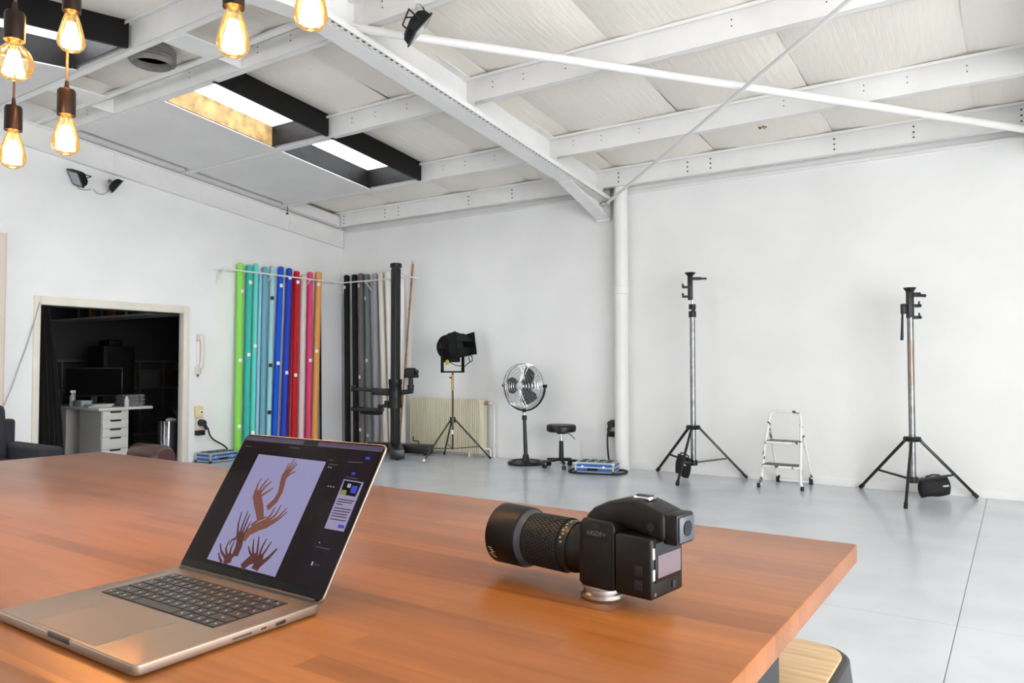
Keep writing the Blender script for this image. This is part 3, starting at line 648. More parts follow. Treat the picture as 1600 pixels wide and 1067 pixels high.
# ------------------------------------------------------------------ pendant bulbs
def glass_mat():
    m = bpy.data.materials.new('amber_bulb_glass'); m.use_nodes = True; nt = m.node_tree; nt.nodes.remove(nt.nodes['Principled BSDF'])
    a = nt.nodes.new('ShaderNodeBsdfTransparent'); a.inputs[0].default_value = (1.0, 0.93, 0.76, 1)
    g = nt.nodes.new('ShaderNodeBsdfGlossy'); g.inputs[0].default_value = (0.75, 0.68, 0.56, 1); g.inputs['Roughness'].default_value = 0.04
    f = nt.nodes.new('ShaderNodeFresnel'); f.inputs[0].default_value = 1.45; mx = nt.nodes.new('ShaderNodeMixShader')
    nt.links.new(f.outputs[0], mx.inputs[0]); nt.links.new(a.outputs[0], mx.inputs[1]); nt.links.new(g.outputs[0], mx.inputs[2])
    e = nt.nodes.new('ShaderNodeEmission'); e.inputs[0].default_value = (1.0, 0.64, 0.26, 1); e.inputs[1].default_value = 0.07
    ad = nt.nodes.new('ShaderNodeAddShader'); nt.links.new(mx.outputs[0], ad.inputs[0]); nt.links.new(e.outputs[0], ad.inputs[1])
    nt.links.new(ad.outputs[0], nt.nodes['Material Output'].inputs[0]); return m
bulb_m = glass_mat()
fil_m = M('glowing_filament', (255, 196, 110), 0.5, emit=22.0)
bronze_m = M('dark_bronze', (40, 28, 22), 0.35, 0.7); cord_m = M('brown_cord', (70, 50, 40), 0.7); brass_m = M('brass_cap', (200, 150, 70), 0.3, 1.0)
ST = [(0.013, 0.0), (0.0135, -0.008), (0.0165, -0.015), (0.022, -0.032), (0.0275, -0.053), (0.0315, -0.071), (0.0325, -0.080), (0.030, -0.090), (0.022, -0.100), (0.010, -0.1055), (0.0, -0.107)]
GL = [(0.013, 0.0), (0.0135, -0.010), (0.020, -0.017), (0.033, -0.030), (0.040, -0.047), (0.041, -0.058), (0.036, -0.076), (0.024, -0.089), (0.010, -0.095), (0.0, -0.096)]
def pendant(px_, py_, D, prof, label, scale=1.0):
    """px_,py_: pixel of the socket's lower rim"""
    p = at(px_, py_, D=D)
    t = thing('pendant_bulb', label, 'pendant lamp', p, group='amber filament pendants over the table')
    s = scale
    MB().lathe([(r * s, z * s) for r, z in prof], 28).build('glass_bulb', bulb_m, t)
    MB().lathe([(0.0, 0.0), (0.0135 * s, 0.0), (0.0132 * s, 0.008), (0.0, 0.008)], 20).build('brass_cap', brass_m, t)
    sk = MB().lathe([(0.0, 0.0), (0.0165, -0.004), (0.0215, -0.004), (0.0215, 0.056), (0.019, 0.062), (0.006, 0.064), (0.004, 0.085), (0.0, 0.085)], 28).build('socket', bronze_m, t)
    sk.scale = (s, s, s)
    h = abs(prof[-1][1]) * s; fb = MB()
    for k in range(9):
        a = 2 * math.pi * k / 9; r0, r1 = 0.007 * s, 0.019 * s
        fb.tube([(r0 * math.cos(a), r0 * math.sin(a), -0.30 * h), (r1 * math.cos(a + 0.2), r1 * math.sin(a + 0.2), -0.86 * h)], 0.0046, 6)
    fb.build('filament', fil_m, t)
    MB().cyl((0, 0, -0.005), (0, 0, -0.42 * h), 0.003, 0.0045, n=8).build('filament_stem', bulb_m, t)
    top = zr(p.y) - p.z
    MB().cyl((0, 0, 0.08 * s), (0, 0, top), 0.0032, n=8).build('cord', cord_m, t)
    l = bpy.data.lights.new('bulb_glow', 'POINT'); l.energy = 2.2; l.color = (1.0, 0.66, 0.32); l.shadow_soft_size = 0.012
    lo = bpy.data.objects.new('bulb_glow', l); COL.objects.link(lo); lo.parent = t; lo.location = (0, 0, -0.64 * h)
pendant(22.5, 61, 1.72, GL, 'round globe filament bulb with amber glow in a dark socket')
pendant(112, 17, 1.90, ST, 'teardrop filament bulb hanging above another on the same line')
pendant(365, 9, 1.52, ST, 'teardrop filament bulb hanging alone in front of the ridge purlins')
pendant(486, -38, 1.44, ST, 'teardrop filament bulb hanging in front of the rafter')
pendant(103.5, 178, 1.92, ST, 'lower teardrop filament bulb above the two wall floodlights')
pendant(20.5, 202, 2.02, ST, 'lowest teardrop filament bulb below the round globe')

# ------------------------------------------------------------------ floodlights
def flood(loc, rot, label, s=1.0):
    t = thing('floodlight', label, 'floodlight', loc, group='black floodlights'); t.rotation_euler = rot
    # housing faces +x, bracket behind
    MB().prism([(-0.05 * s, -0.05 * s), (-0.02 * s, -0.09 * s), (0.03 * s, -0.10 * s), (0.03 * s, 0.10 * s), (-0.02 * s, 0.09 * s), (-0.05 * s, 0.05 * s)], 0.24 * s, Matrix(((1, 0, 0, 0), (0, 0, 1, -0.12 * s), (0, 1, 0, 0), (0, 0, 0, 1)))).build('housing', matte_m, t, bevel=0.006 * s)
    MB().span((0.028 * s, -0.13 * s, -0.11 * s), (0.042 * s, 0.13 * s, 0.11 * s)).build('front_frame', black_m, t, bevel=0.003)
    MB().span((0.040 * s, -0.105 * s, -0.085 * s), (0.0435 * s, 0.105 * s, 0.085 * s)).build('glass_front', M('flood_glass', (150, 156, 160), 0.12), t)
    MB().tube([(0, -0.135 * s, 0), (-0.10 * s, -0.135 * s, 0), (-0.10 * s, 0.135 * s, 0), (0, 0.135 * s, 0)], 0.007 * s, 6).build('bracket', black_m, t)
    return t
# two on the left wall; each is turned a different way
p1 = at(122, 277, X=XA + 0.144); p2 = at(180, 289, X=XA + 0.128)
flood(p1, (R(-20), R(30), R(264)), 'black floodlight with its pale glass showing on the left wall', 0.92)
flood(p2, (R(10), R(35), R(72)), 'black floodlight turned to the back wall beside another', 0.86)
w = MB(); ya = [at(x, y, X=XA + 0.012) for x, y in ((118, 286), (124, 295), (132, 297), (142, 296))]; w.tube(ya, 0.006, 6)
yb_ = [at(x, y, X=XA + 0.012) for x, y in ((146, 296), (152, 302), (161, 304), (168, 300), (170, 296))]; w.tube(yb_, 0.006, 6)
tag(w.build('lamp_wire', M('grey_wire', (165, 165, 165), 0.5)), 'thin grey wire joining the two wall floodlights', 'wire')
pf = at(650, 42, Y=4.22)
t = flood(pf, (R(0), R(38), R(52)), 'black floodlight clamped to the roof purlin by the rafter', 1.0)
h = thing('pipe_clamp', 'round metal clamp holding the floodlight to the purlin', 'clamp', (pf.x, 4.27, pf.z + 0.14))
MB().tube(arc((0, 0, 0), 0.05, 0, 2 * math.pi, 20, 'yz')[:-1], 0.008, 6, closed=True).build('clamp_ring', chrome_m, h)
MB().cyl((0, -0.01, -0.048), (-0.0486, -0.112, -0.078), 0.008, n=8).build('clamp_bolt', chrome_m, h)

# ------------------------------------------------------------------ background paper rolls and their rail
RZ = 2.64
t = thing('roll_rail', 'thin white rail holding the coloured paper rolls on the left wall', 'rail', (XA, 6.35, RZ))
ymax = YB - 0.21 - 6.35
MB().tube([(0.0, 0, 0), (0.20, 0.0, 0), (0.20, ymax, 0)], 0.011, 8).build('rail_bar', steel_m, t)
MB().tube([(0.03, 0.0, 0), (0.03, ymax, 0)], 0.008, 8).build('wall_bar', steel_m, t)
for y in (0.04, at(419.8, 425, X=XA + 0.1).y - 6.35, at(480.0, 430, X=XA + 0.1).y - 6.35):
    MB().bar((0, y, 0), (0.2, y, 0), 0.02, 0.02).build('bracket', steel_m, t); MB().bar((0.17, y, -0.01), (0.005, y, -0.16), 0.016, 0.012).build('bracket_brace', steel_m, t)
    MB().span((0, y - 0.015, -0.2), (0.012, y + 0.015, 0.02)).build('bracket_plate', steel_m, t)
t = thing('roll_rail', 'thin white rail holding the black, grey and white rolls on the back wall', 'rail', (XA + 0.21, YB, RZ))
xm = -7.62 - (XA + 0.21)
MB().tube([(0, -0.2, 0), (xm, -0.2, 0), (xm, 0, 0)], 0.011, 8).build('rail_bar', steel_m, t)
for x in (at(579.6, 435, Y=YB - 0.047).x - XA - 0.21, at(616.5, 435, Y=YB - 0.1).x - XA - 0.21):
    MB().bar((x, -0.2, 0), (x, 0, 0), 0.02, 0.02).build('bracket', steel_m, t); MB().bar((x, -0.17, -0.01), (x, -0.005, -0.16), 0.016, 0.012).build('bracket_brace', steel_m, t)
ROLLS = {}
def roll(name, top, bot, r, rgb, label, group, tags=(), side='A', core=True):
    top, bot = Vector(top), Vector(bot)
    t = thing(name, label, 'paper roll', bot, group=group)
    d = top - bot; ROLLS[label] = (t, d, r); mt = M('paper_' + '_'.join(map(str, rgb)), rgb, 0.7, spec=0.2)
    u = d.normalized()
    MB().cyl((0, 0, 0), d, r, n=24).build('paper', mt, t)
    if core: MB().cyl(d, d + u * 0.012, r * 0.62, n=16).build('core', M('card_core', (196, 172, 140), 0.8) if rgb[0] > 60 else rubber_m, t)
    out = Vector((1, -0.45, 0)).normalized() if side == 'A' else Vector((-0.25, -1, 0)).normalized()
    for (f, off) in tags:
        lat = Vector((-out.y, out.x, 0)); c = d * f + (out * math.cos(off) + lat * math.sin(off)) * (r + 0.0005)
        n_ = (out * math.cos(off) + lat * math.sin(off)); l2 = Vector((-n_.y, n_.x, 0))
        MB().box(c, (0.004, 0.045, 0.05), Matrix((n_, l2, n_.cross(l2))).transposed()).build('label_sticker', tag_m, t)
GA, GBk = 'coloured paper rolls on the left wall', 'black, grey and white rolls on the back wall'
A = [  # top px, bottom px x, radius, colour, words, tags, wall distance
 ((375.6, 413), (371.0, 712), 0.048, (140, 218, 92), 'lime green', [(0.16, 0.2), (0.5, 0.2), (0.86, 0.5)], 0.1),
 ((389.4, 415), (384.0, 708), 0.046, (66, 188, 170), 'deep teal', [(0.53, 0.2), (0.91, 0.3)], 0.1),
 ((400.0, 413), (393.5, 706), 0.036, (104, 222, 206), 'bright aqua', [(0.12, 0.0), (0.57, 0.2)], 0.12),
 ((406.9, 428), (400.4, 704), 0.024, (164, 206, 232), 'pale sky blue', [], 0.06),
 ((414.0, 418), (409.0, 702), 0.040, (112, 170, 188), 'dusty slate blue', [], 0.1),
 ((425.5, 417), (418.5, 700), 0.036, (158, 214, 224), 'light icy cyan', [], 0.12),
 ((439.0, 418), (427.5, 698), 0.044, (28, 90, 208), 'strong cobalt blue', [(0.9, 0.1), (0.48, 0.1)], 0.11),
 ((452.0, 420.5), (441.5, 698), 0.044, (46, 74, 190), 'royal blue', [(0.95, 0.1), (0.43, 0.2)], 0.1),
 ((456.7, 432), (448.9, 698), 0.021, (134, 26, 60), 'dark wine red', [], 0.06),
 ((463.7, 424.5), (458.5, 697), 0.044, (204, 30, 42), 'scarlet red', [(0.94, 0.2), (0.42, 0.0), (0.05, 0.0)], 0.11),
 ((474.5, 431), (469.5, 697), 0.046, (228, 204, 202), 'pale blush pink', [], 0.08),
 ((485.0, 426), (480.8, 696), 0.042, (236, 74, 124), 'hot pink', [(0.5, 0.2)], 0.11),
 ((498.0, 426), (491.0, 696), 0.050, (226, 164, 96), 'sandy orange', [(0.93, -0.2), (0.55, -0.3)], 0.1),
]
for (tp, bp_, r_, rgb, words, tags_, dx) in A:
    dx = 0.037 + r_                  # tops lean on the wall bar
    T = at(tp[0], tp[1], X=XA + dx); Bt = at(bp_[0], bp_[1], X=XA + dx + 0.06); Bt.z = 0.0
    roll('paper_roll', T, Bt, r_, rgb, words + ' background paper roll leaning on the left wall rail', GA, tags_)
Bk = [
 ((541.6, 431), 543.5, 0.046, (26, 25, 26), 'black paper roll with copper clips at the corner', [(0.93, 0.2)], 0.12),
 ((553.8, 430), 556.5, 0.046, (30, 29, 31), 'plain black paper roll beside the clipped black roll', [], 0.12),
 ((564.0, 428), 566.5, 0.048, (110, 104, 104), 'brown-grey paper roll between black and green-grey rolls', [(0.93, 0.1), (0.4, 0.1), (0.1, 0.2)], 0.12),
 ((573.5, 429), 578.5, 0.044, (112, 120, 120), 'green-grey paper roll next to the brown-grey roll', [(0.86, -0.1), (0.5, 0.2), (0.07, 0.1)], 0.12),
 ((586.0, 428), 589.0, 0.046, (158, 156, 162), 'light grey paper roll next to the ivory roll', [], 0.12),
 ((594.6, 427), 604.0, 0.044, (232, 224, 212), 'ivory paper roll left of the black column', [], 0.14),
 ((606.0, 425), 613.0, 0.046, (238, 236, 232), 'white paper roll half behind the black column', [], 0.10),
 ((627.5, 430), 630.0, 0.046, (240, 238, 236), 'white paper roll standing right of the black column', [], 0.10),
]
for (tp, bx, r_, rgb, words, tags_, dy) in Bk:
    dy = r_ + 0.001                  # tops lean on the wall
    T = at(tp[0], tp[1], Y=YB - dy); Bt = at(bx, 702, Y=YB - dy - 0.06); Bt.z = 0.0
    roll('paper_roll', T, Bt, r_, rgb, words, GBk, tags_, 'B')
# copper clips on the first black roll: parts of it
r0, d0, rr0 = [v for k, v in ROLLS.items() if k.startswith('black paper roll with copper')][0]
for k in range(9):
    c0 = d0 * (0.13 + 0.095 * k) + Vector((-0.33, -0.944, 0)) * (rr0 - 0.002)
    MB().cyl(c0, c0 + Vector((-0.33, -0.944, 0)) * 0.008, 0.012, n=10).build('copper_clip', M('copper', (200, 140, 92), 0.4, 0.5), r0)
# black tape on the icy roll
r1, d1, rr1 = [v for k, v in ROLLS.items() if k.startswith('light icy cyan')][0]
for f in (0.22, 0.47, 0.83):
    MB().box(d1 * f + Vector((0.91, -0.41, 0)) * (rr1 - 0.002), (0.010, 0.05, 0.055), (0, 0, R(-24))).build('tape_patch', rubber_m, r1)
# grey board with black edge leaning in the corner
t = thing('foam_board', 'tall pale grey board with a black edge standing in the corner', 'board', (XA + 0.06, 8.24, 0))
MB().box((0.03, 0.2, 1.24), (0.022, 0.44, 2.48), (0, R(-1.2), 0)).build('panel', M('pale_grey_board', (222, 223, 225), 0.6), t)
MB().box((0.03, -0.02, 1.24), (0.026, 0.012, 2.48), (0, R(-1.2), 0)).build('edge_strip', rubber_m, t)
# wooden skirting pieces the rolls stand behind
tag(MB().span((XA + 0.25, 6.6, 0), (XA + 0.29, 8.5, 0.06)).build('floor_batten', M('pine', (206, 164, 112), 0.6, var=0.15, vs=6, stretch=(1, 0.2, 8)), bevel=0.004), 'low pine batten on the floor in front of the coloured rolls', 'batten')
tag(MB().span((XA + 0.32, YB - 0.34, 0), (-7.9, YB - 0.30, 0.09)).build('floor_batten', M('pine', (206, 164, 112), 0.6), bevel=0.004), 'pine batten on the floor in front of the black rolls', 'batten')
# bamboo pole
p0 = at(645, 412, Y=YB - 0.0155); p1 = at(628, 640, Y=YB - 0.26); p1 = p0 + (p1 - p0) * (p0.z / (p0.z - p1.z))
t = thing('wooden_pole', 'thin brown wooden pole leaning on the back wall', 'pole', p1)
d = p0 - p1
MB().cyl((0, 0, 0), d, 0.015, n=12).build('shaft', M('bamboo', (178, 122, 70), 0.5, var=0.3, vs=5, stretch=(1, 1, 3)), t)
MB().cyl(d, d + Vector((0, 0, 0.05)), 0.012, n=10).build('metal_tip', alu_m, t)

# ------------------------------------------------------------------ column camera stand
t = thing('column_stand', 'tall black column camera stand in front of the white rolls', 'camera stand', (-7.56, 8.16, 0))
MB().cyl((0, 0, 0.12), (0, 0, 2.74), 0.066, n=8).build('column', satin_m, t)
for a in (15, 105, 195, 285): MB().box((0.066 * math.cos(R(a)), 0.066 * math.sin(R(a)), 1.42), (0.012, 0.03, 2.58), (0, 0, R(a))).build('column_rail', black_m, t)
MB().lathe([(0, 2.735), (0.085, 2.735), (0.085, 2.79), (0.07, 2.80), (0, 2.80)], 20).build('column_cap', black_m, t)
MB().lathe([(0.067, 0.68), (0.10, 0.68), (0.10, 0.78), (0.094, 0.79), (0.094, 1.02), (0.10, 1.03), (0.10, 1.10), (0.067, 1.10)], 24).build('carriage', black_m, t)
for (az, L_, w_) in ((-44, 0.66, 0.16), (28, 0.55, 0.14), (172, 0.55, 0.14)):
    u = Vector((math.cos(R(az)), math.sin(R(az)), 0))
    MB().bar(u * 0.02 + Vector((0, 0, 0.105)), u * L_ + Vector((0, 0, 0.085)), w_ + 0.03, 0.13).build('foot', satin_m, t, bevel=0.012)
    MB().cyl(u * (L_ - 0.09) + Vector((0, 0, 0)), u * (L_ - 0.09) + Vector((0, 0, 0.05)), 0.03, n=14).build('caster', rubber_m, t)
u = Vector((math.cos(R(28)), math.sin(R(28)), 0))
MB().tube([u * 0.35 + Vector((0, 0, 0.13)), u * 0.35 + Vector((0, 0, 0.20)), u * 0.27 + Vector((0, 0, 0.21)), u * 0.27 + Vector((0, 0, 0.27))], 0.010, 6).build('crank', black_m, t)
la = Vector((math.cos(R(205)), math.sin(R(205)), 0)); ra = Vector((math.cos(R(20)), math.sin(R(20)), 0)); Zv = Vector((0, 0, 1))
MB().bar(la * 0.05 + Zv * 0.91, la * 0.34 + Zv * 0.92, 0.09, 0.10).build('arm_block', black_m, t, bevel=0.008)
MB().bar(la * 0.30 + Zv * 0.935, la * 0.62 + Zv * 0.955, 0.06, 0.05).build('arm', black_m, t, bevel=0.006)
MB().bar(la * 0.62 + Zv * 0.96, la * 0.66 + Zv * 0.96, 0.10, 0.09).build('arm_end', black_m, t, bevel=0.006)
MB().bar(ra * 0.05 + Zv * 0.90, ra * 0.27 + Zv * 0.93, 0.07, 0.07).build('arm', black_m, t, bevel=0.006)
hd = MB().cyl(ra * 0.24 + Zv * 0.93, ra * 0.24 + Zv * 1.02, 0.045, 0.05, n=16).build('head_base', black_m, t)
MB().cyl(ra * 0.24 + Zv * 1.02, ra * 0.24 + Zv * 1.12, 0.035, n=16).build('tripod_head', black_m, t)
MB().box(ra * 0.235 + Zv * 1.185, (0.16, 0.12, 0.13), (0, 0, R(20))).build('geared_head', black_m, t, bevel=0.015)
for z in (1.15, 1.21): MB().cyl(ra * 0.15 + Zv * z, ra * 0.35 + Zv * z, 0.03, n=14).build('head_knob', rubber_m, t)
MB().box(ra * 0.24 + Zv * 1.258, (0.12, 0.09, 0.015), (0, 0, R(20))).build('head_plate', black_m, t, bevel=0.003)
MB().bar(la * 0.02 + Zv * 0.72, la * 0.26 + Zv * 0.70, 0.05, 0.05).build('tray_arm', black_m, t, bevel=0.006)
MB().box(la * 0.42 + Zv * 0.655, (0.42, 0.26, 0.05), (0, R(3), R(25))).build('accessory_tray', black_m, t, bevel=0.01)
MB().box(la * 0.36 + Zv * 0.61, (0.28, 0.2, 0.05), (0, R(3), R(25))).build('tray_bin', matte_m, t, bevel=0.01)
MB().cyl(la * 0.10 + Zv * 0.75, la * 0.16 + Zv * 0.75, 0.035, n=14).build('lock_knob', rubber_m, t)

# ------------------------------------------------------------------ radiator
t = thing('radiator', 'cream ribbed radiator on the back wall behind the lamp stand', 'radiator', (-6.98, YB - 0.09, 0))
rad_m = M('radiator_cream', (222, 213, 186), 0.45); gap_shade_m = M('radiator_gap_shade', (112, 104, 82), 0.6)  # darker core colour paints in the shade between the fins
MB().span((-0.68, -0.03, 0.06), (0.66, 0.04, 0.80)).build('core_panel', gap_shade_m, t)
nf = 38; fin = None
for k in range(nf):
    x = -0.675 + k * (1.26 / (nf - 1))
    if fin is None: fin = MB().span((-0.0115, -0.055, 0.05), (0.0115, 0.03, 0.815)).build('fin', rad_m, t, bevel=0.004); o = fin
    else: o = bpy.data.objects.new('fin', fin.data); COL.objects.link(o); o.parent = t
    o.location = (x, 0, 0)
MB().span((0.605, -0.06, 0.05), (0.69, 0.04, 0.815)).build('side_cover', rad_m, t, bevel=0.006)
MB().cyl((0.69, -0.01, 0.765), (0.74, -0.01, 0.765), 0.028, n=16).build('valve_knob', M('brass_valve', (176, 150, 110), 0.35, 0.6), t)
MB().tube([(0.69, 0, 0.765), (0.79, 0.02, 0.765), (0.82, 0.03, 0.74), (0.82, 0.03, 0.0)], 0.014, 10).build('pipe', steel_m, t)
MB().tube([(0.69, 0, 0.12), (0.74, 0.02, 0.12), (0.76, 0.03, 0.10), (0.76, 0.03, 0.0)], 0.014, 10).build('pipe', steel_m, t)
MB().span((0.42, -0.05, 0.0), (0.45, 0.02, 0.06)).build('support_foot', rad_m, t); MB().span((-0.5, -0.05, 0.0), (-0.47, 0.02, 0.06)).build('support_foot', rad_m, t)

# ------------------------------------------------------------------ theatre lamp on tripod
F_ = [at(661, 723, Z=0), at(694, 711, Z=0), at(767, 718, Z=0)]
c = at(707, 716.5, Z=0)
t = thing('spotlight_stand', 'thin steel tripod stand in front of the radiator', 'light stand', c)
gm = M('gunmetal', (70, 68, 66), 0.35, 0.9)
apex = Vector((0, 0, 0.55))
for k, f in enumerate(F_):
    f = f - Vector(c); d = (f - apex).normalized(); hub = Vector((d.x, d.y, 0)).normalized() * 0.03
    lg = MB().cyl(apex + hub, f + Vector((0, 0, 0.012)), 0.011, n=10).build('leg', gm, t)
    MB().cyl(f + Vector((0, 0, 0.0)) - d * 0.04 + Vector((0, 0, 0.014)), f + Vector((0, 0, 0.014)), 0.016, n=10).build('leg_tip', tag_m if k == 0 else rubber_m, lg)
    mid = apex + (f - apex) * 0.68
    MB().cyl(Vector((0, 0, 0.14)), mid, 0.006, n=8).build('brace', gm, t)
MB().cyl((0, 0, 0.13), (0, 0, 0.95), 0.014, n=14).build('pole', gm, t)
MB().cyl((0, 0, 0.95), (0, 0, 1.17), 0.0175, n=14).build('brass_sleeve', M('old_brass', (168, 132, 74), 0.35, 0.8), t)
MB().lathe([(0, 0.50), (0.04, 0.50), (0.04, 0.58), (0, 0.58)], 16).build('leg_collar', gm, t)
MB().cyl((-0.05, 0, 1.13), (0.0, 0, 1.13), 0.012, n=10).build('clamp_knob', rubber_m, t)
MB().cyl((0, 0, 0.34), (0, 0, 0.40), 0.0165, n=14).build('white_tape', tag_m, t)
laz = R(-10)
t = thing('stage_spotlight', 'black stage spotlight with barn doors on the thin tripod', 'spotlight', (c.x, c.y, 1.17), laz)
MB().cyl((0, 0, 0), (0, 0, 0.035), 0.014, n=12).build('spigot', gm, t)
yk = MB(); yk.span((-0.025, -0.2, 0.03), (0.025, 0.2, 0.052)); yk.span((-0.025, -0.2, 0.03), (0.025, -0.185, 0.42)); yk.span((-0.025, 0.185, 0.03), (0.025, 0.2, 0.42))
yk.build('yoke', matte_m, t)
HZ = 0.40; tl = Matrix.Rotation(R(-10), 3, 'Y')
Ml = tl @ Matrix(((0, 0, 1), (0, 1, 0), (-1, 0, 0)))
MB().lathe([(0, -0.20), (0.10, -0.20), (0.155, -0.17), (0.172, -0.12), (0.172, 0.06), (0.182, 0.07), (0.182, 0.10), (0.16, 0.10), (0.15, 0.05), (0, 0.05)], 28, (0, 0, HZ), Ml).build('housing', matte_m, t)
for k in range(5):
    MB().lathe([(0.172, -0.12 + 0.03 * k), (0.182, -0.118 + 0.03 * k), (0.182, -0.110 + 0.03 * k), (0.172, -0.108 + 0.03 * k)], 28, (0, 0, HZ), Ml).build('cooling_rib', matte_m, t)
MB().lathe([(0, 0.075), (0.07, 0.09), (0.15, 0.06)], 24, (0, 0, HZ), Ml).build('lens', M('lens_glass', (60, 64, 70), 0.08), t)
for k in range(4):
    Q = Matrix.Rotation(k * math.pi / 2, 3, 'X'); pts = [(0.10, -0.15, 0.165), (0.10, 0.15, 0.165), (0.26, 0.16, (0.02, 0.15, 0.07, 0.20)[k]), (0.26, -0.16, (0.02, 0.15, 0.07, 0.20)[k])]
    pts = [tl @ (Q @ Vector(p)) + Vector((0, 0, HZ)) for p in pts]; nrm = (pts[1] - pts[0]).cross(pts[2] - pts[0]).normalized() * 0.004
    MB().add(pts + [p + nrm for p in pts], [(3, 2, 1, 0), (4, 5, 6, 7), (0, 1, 5, 4), (1, 2, 6, 5), (2, 3, 7, 6), (3, 0, 4, 7)]).build('barn_door', matte_m, t, smooth=False)
MB().span((-0.12, -0.10, HZ - 0.225), (0.05, 0.10, HZ - 0.15)).build('lamp_tray', matte_m, t, bevel=0.01)
MB().prism([(-0.03, -0.035), (0.04, -0.035), (0.04, 0.02), (0.01, 0.04), (-0.03, 0.02)], 0.004, Matrix.Translation((0.0, -0.108, HZ - 0.225)) @ Matrix(((1, 0, 0, 0), (0, 0, 1, 0), (0, 1, 0, 0), (0, 0, 0, 1)))).build('yellow_label', M('yellow_tape', (240, 210, 40), 0.5), t)
MB().tube([(0.0, 0.17, HZ - 0.1), (0.10, 0.2, HZ - 0.12), (0.14, 0.2, HZ - 0.22), (0.06, 0.18, HZ - 0.28), (-0.05, 0.1, HZ - 0.27), (-0.1, 0.02, HZ - 0.22)], 0.007, 6).build('power_cable', rubber_m, t)
MB().tube([(0.05, 0.18, HZ - 0.1), (0.16, 0.22, HZ - 0.14), (0.17, 0.22, HZ - 0.2), (0.08, 0.2, HZ - 0.25)], 0.007, 6).build('power_cable', rubber_m, t)
MB().cyl((0, -0.235, HZ), (0, -0.17, HZ), 0.035, n=14).build('tilt_knob', rubber_m, t)

# ------------------------------------------------------------------ fan
t = thing('floor_fan', 'chrome pedestal fan with grey blades between radiator and stool', 'fan', (-5.42, 8.36, 0))
MB().lathe([(0.19, 0.0), (0.235, 0.0), (0.24, 0.02), (0.225, 0.045), (0.20, 0.05), (0.185, 0.03)] + [(0.19, 0.0)], 40).build('base_ring', satin_m, t)
for a in (0, 60, 120):
    MB().bar((0.2 * math.cos(R(a)), 0.2 * math.sin(R(a)), 0.03), (-0.2 * math.cos(R(a)), -0.2 * math.sin(R(a)), 0.03), 0.05, 0.02).build('base_spoke', satin_m, t)
MB().lathe([(0, 0.03), (0.07, 0.03), (0.05, 0.07), (0.035, 0.13), (0, 0.14)], 20).build('base_hub', satin_m, t)
MB().cyl((0, 0, 0.10), (-0.02, 0.0, 0.60), 0.027, 0.024, n=16).build('pole', satin_m, t)
MB().lathe([(0.024, 0.58), (0.033, 0.58), (0.033, 0.64), (0.02, 0.645)], 16, (-0.02, 0, 0)).build('height_collar', black_m, t)
MB().cyl((-0.02, 0, 0.62), (-0.025, 0, 0.70), 0.014, n=12).build('inner_pole', chrome_m, t)
MB().cyl((-0.025, 0, 0.68), (-0.025, 0, 0.745), 0.024, n=14).build('yoke_joint', black_m, t)
fc = Vector((-0.025, -0.02, 1.03)); Rg = 0.30
MB().tube([(fc.x + 0.325 * math.cos(a), fc.y + 0.02, fc.z + 0.325 * math.sin(a)) for a in [R(-176 + 172 * k / 24) for k in range(25)]], 0.013, 8).build('yoke', black_m, t)
def guard(yo, bulge):
    g = MB()
    for j, rr in enumerate((0.06, 0.10, 0.14, 0.18, 0.22, 0.26, 0.295)):
        yy = fc.y + yo + bulge * (1 - (rr / Rg) ** 2)
        g.tube([(fc.x + rr * math.cos(a), yy, fc.z + rr * math.sin(a)) for a in [2 * math.pi * k / 40 for k in range(40)]], 0.0018 if rr < 0.29 else 0.007, 4 if rr < 0.29 else 8, closed=True)
    for k in range(36):
        a = 2 * math.pi * k / 36
        g.tube([(fc.x + rr * math.cos(a + 0.5 * rr), fc.y + yo + bulge * (1 - (rr / Rg) ** 2), fc.z + rr * math.sin(a + 0.5 * rr)) for rr in (0.05, 0.15, 0.24, 0.295)], 0.0016, 4)
    return g
guard(-0.03, -0.06).build('front_guard', chrome_m, t); guard(0.03, 0.06).build('rear_guard', chrome_m, t)
MB().lathe([(0, 0.0), (0.05, 0.0), (0.05, 0.012), (0, 0.018)], 20, (fc.x, fc.y - 0.085, fc.z), Matrix.Rotation(R(90), 3, 'X')).build('badge', M('badge_silver', (220, 220, 222), 0.3, 0.6), t)
for k in range(3):
    a0 = R(48 + 120 * k); vs = []; fs = []
    for i in range(9):
        f = i / 8; rr = 0.05 + 0.205 * f; half = 0.42 + 0.22 * math.sin(math.pi * min(1, f * 0.85 + 0.1))
        if f > 0.85: half *= 0.85
        for j in range(7):
            s_ = j / 6 * 2 - 1; a = a0 + half * s_ + 0.25 * f
            vs.append((fc.x + rr * math.cos(a), fc.y + 0.025 * s_, fc.z + rr * math.sin(a)))
    for i in range(8):
        for j in range(6): fs.append((i * 7 + j, i * 7 + j + 1, (i + 1) * 7 + j + 1, (i + 1) * 7 + j))
    o = MB().add(vs, fs).build('blade', M('blade_grey', (58, 58, 60), 0.4, 0.3), t); sd = o.modifiers.new('s', 'SOLIDIFY'); sd.thickness = 0.003
MB().cyl(fc + Vector((0, -0.03, 0)), fc + Vector((0, 0.02, 0)), 0.055, n=20).build('blade_hub', M('blade_grey', (58, 58, 60), 0.4, 0.3), t)
MB().cyl(fc + Vector((0, 0.02, 0)), fc + Vector((0, 0.17, 0)), 0.085, 0.07, n=24).build('motor', satin_m, t)
for s_ in (-1, 1): MB().cyl(fc + Vector((s_ * 0.30, 0.02, 0)), fc + Vector((s_ * 0.345, 0.02, 0)), 0.022, n=12).build('tilt_knob', black_m, t)
MB().cyl(fc + Vector((0.11, -0.1, -0.08)), fc + Vector((0.11, -0.1, -0.2)), 0.004, n=6).build('pull_cord', rubber_m, t)

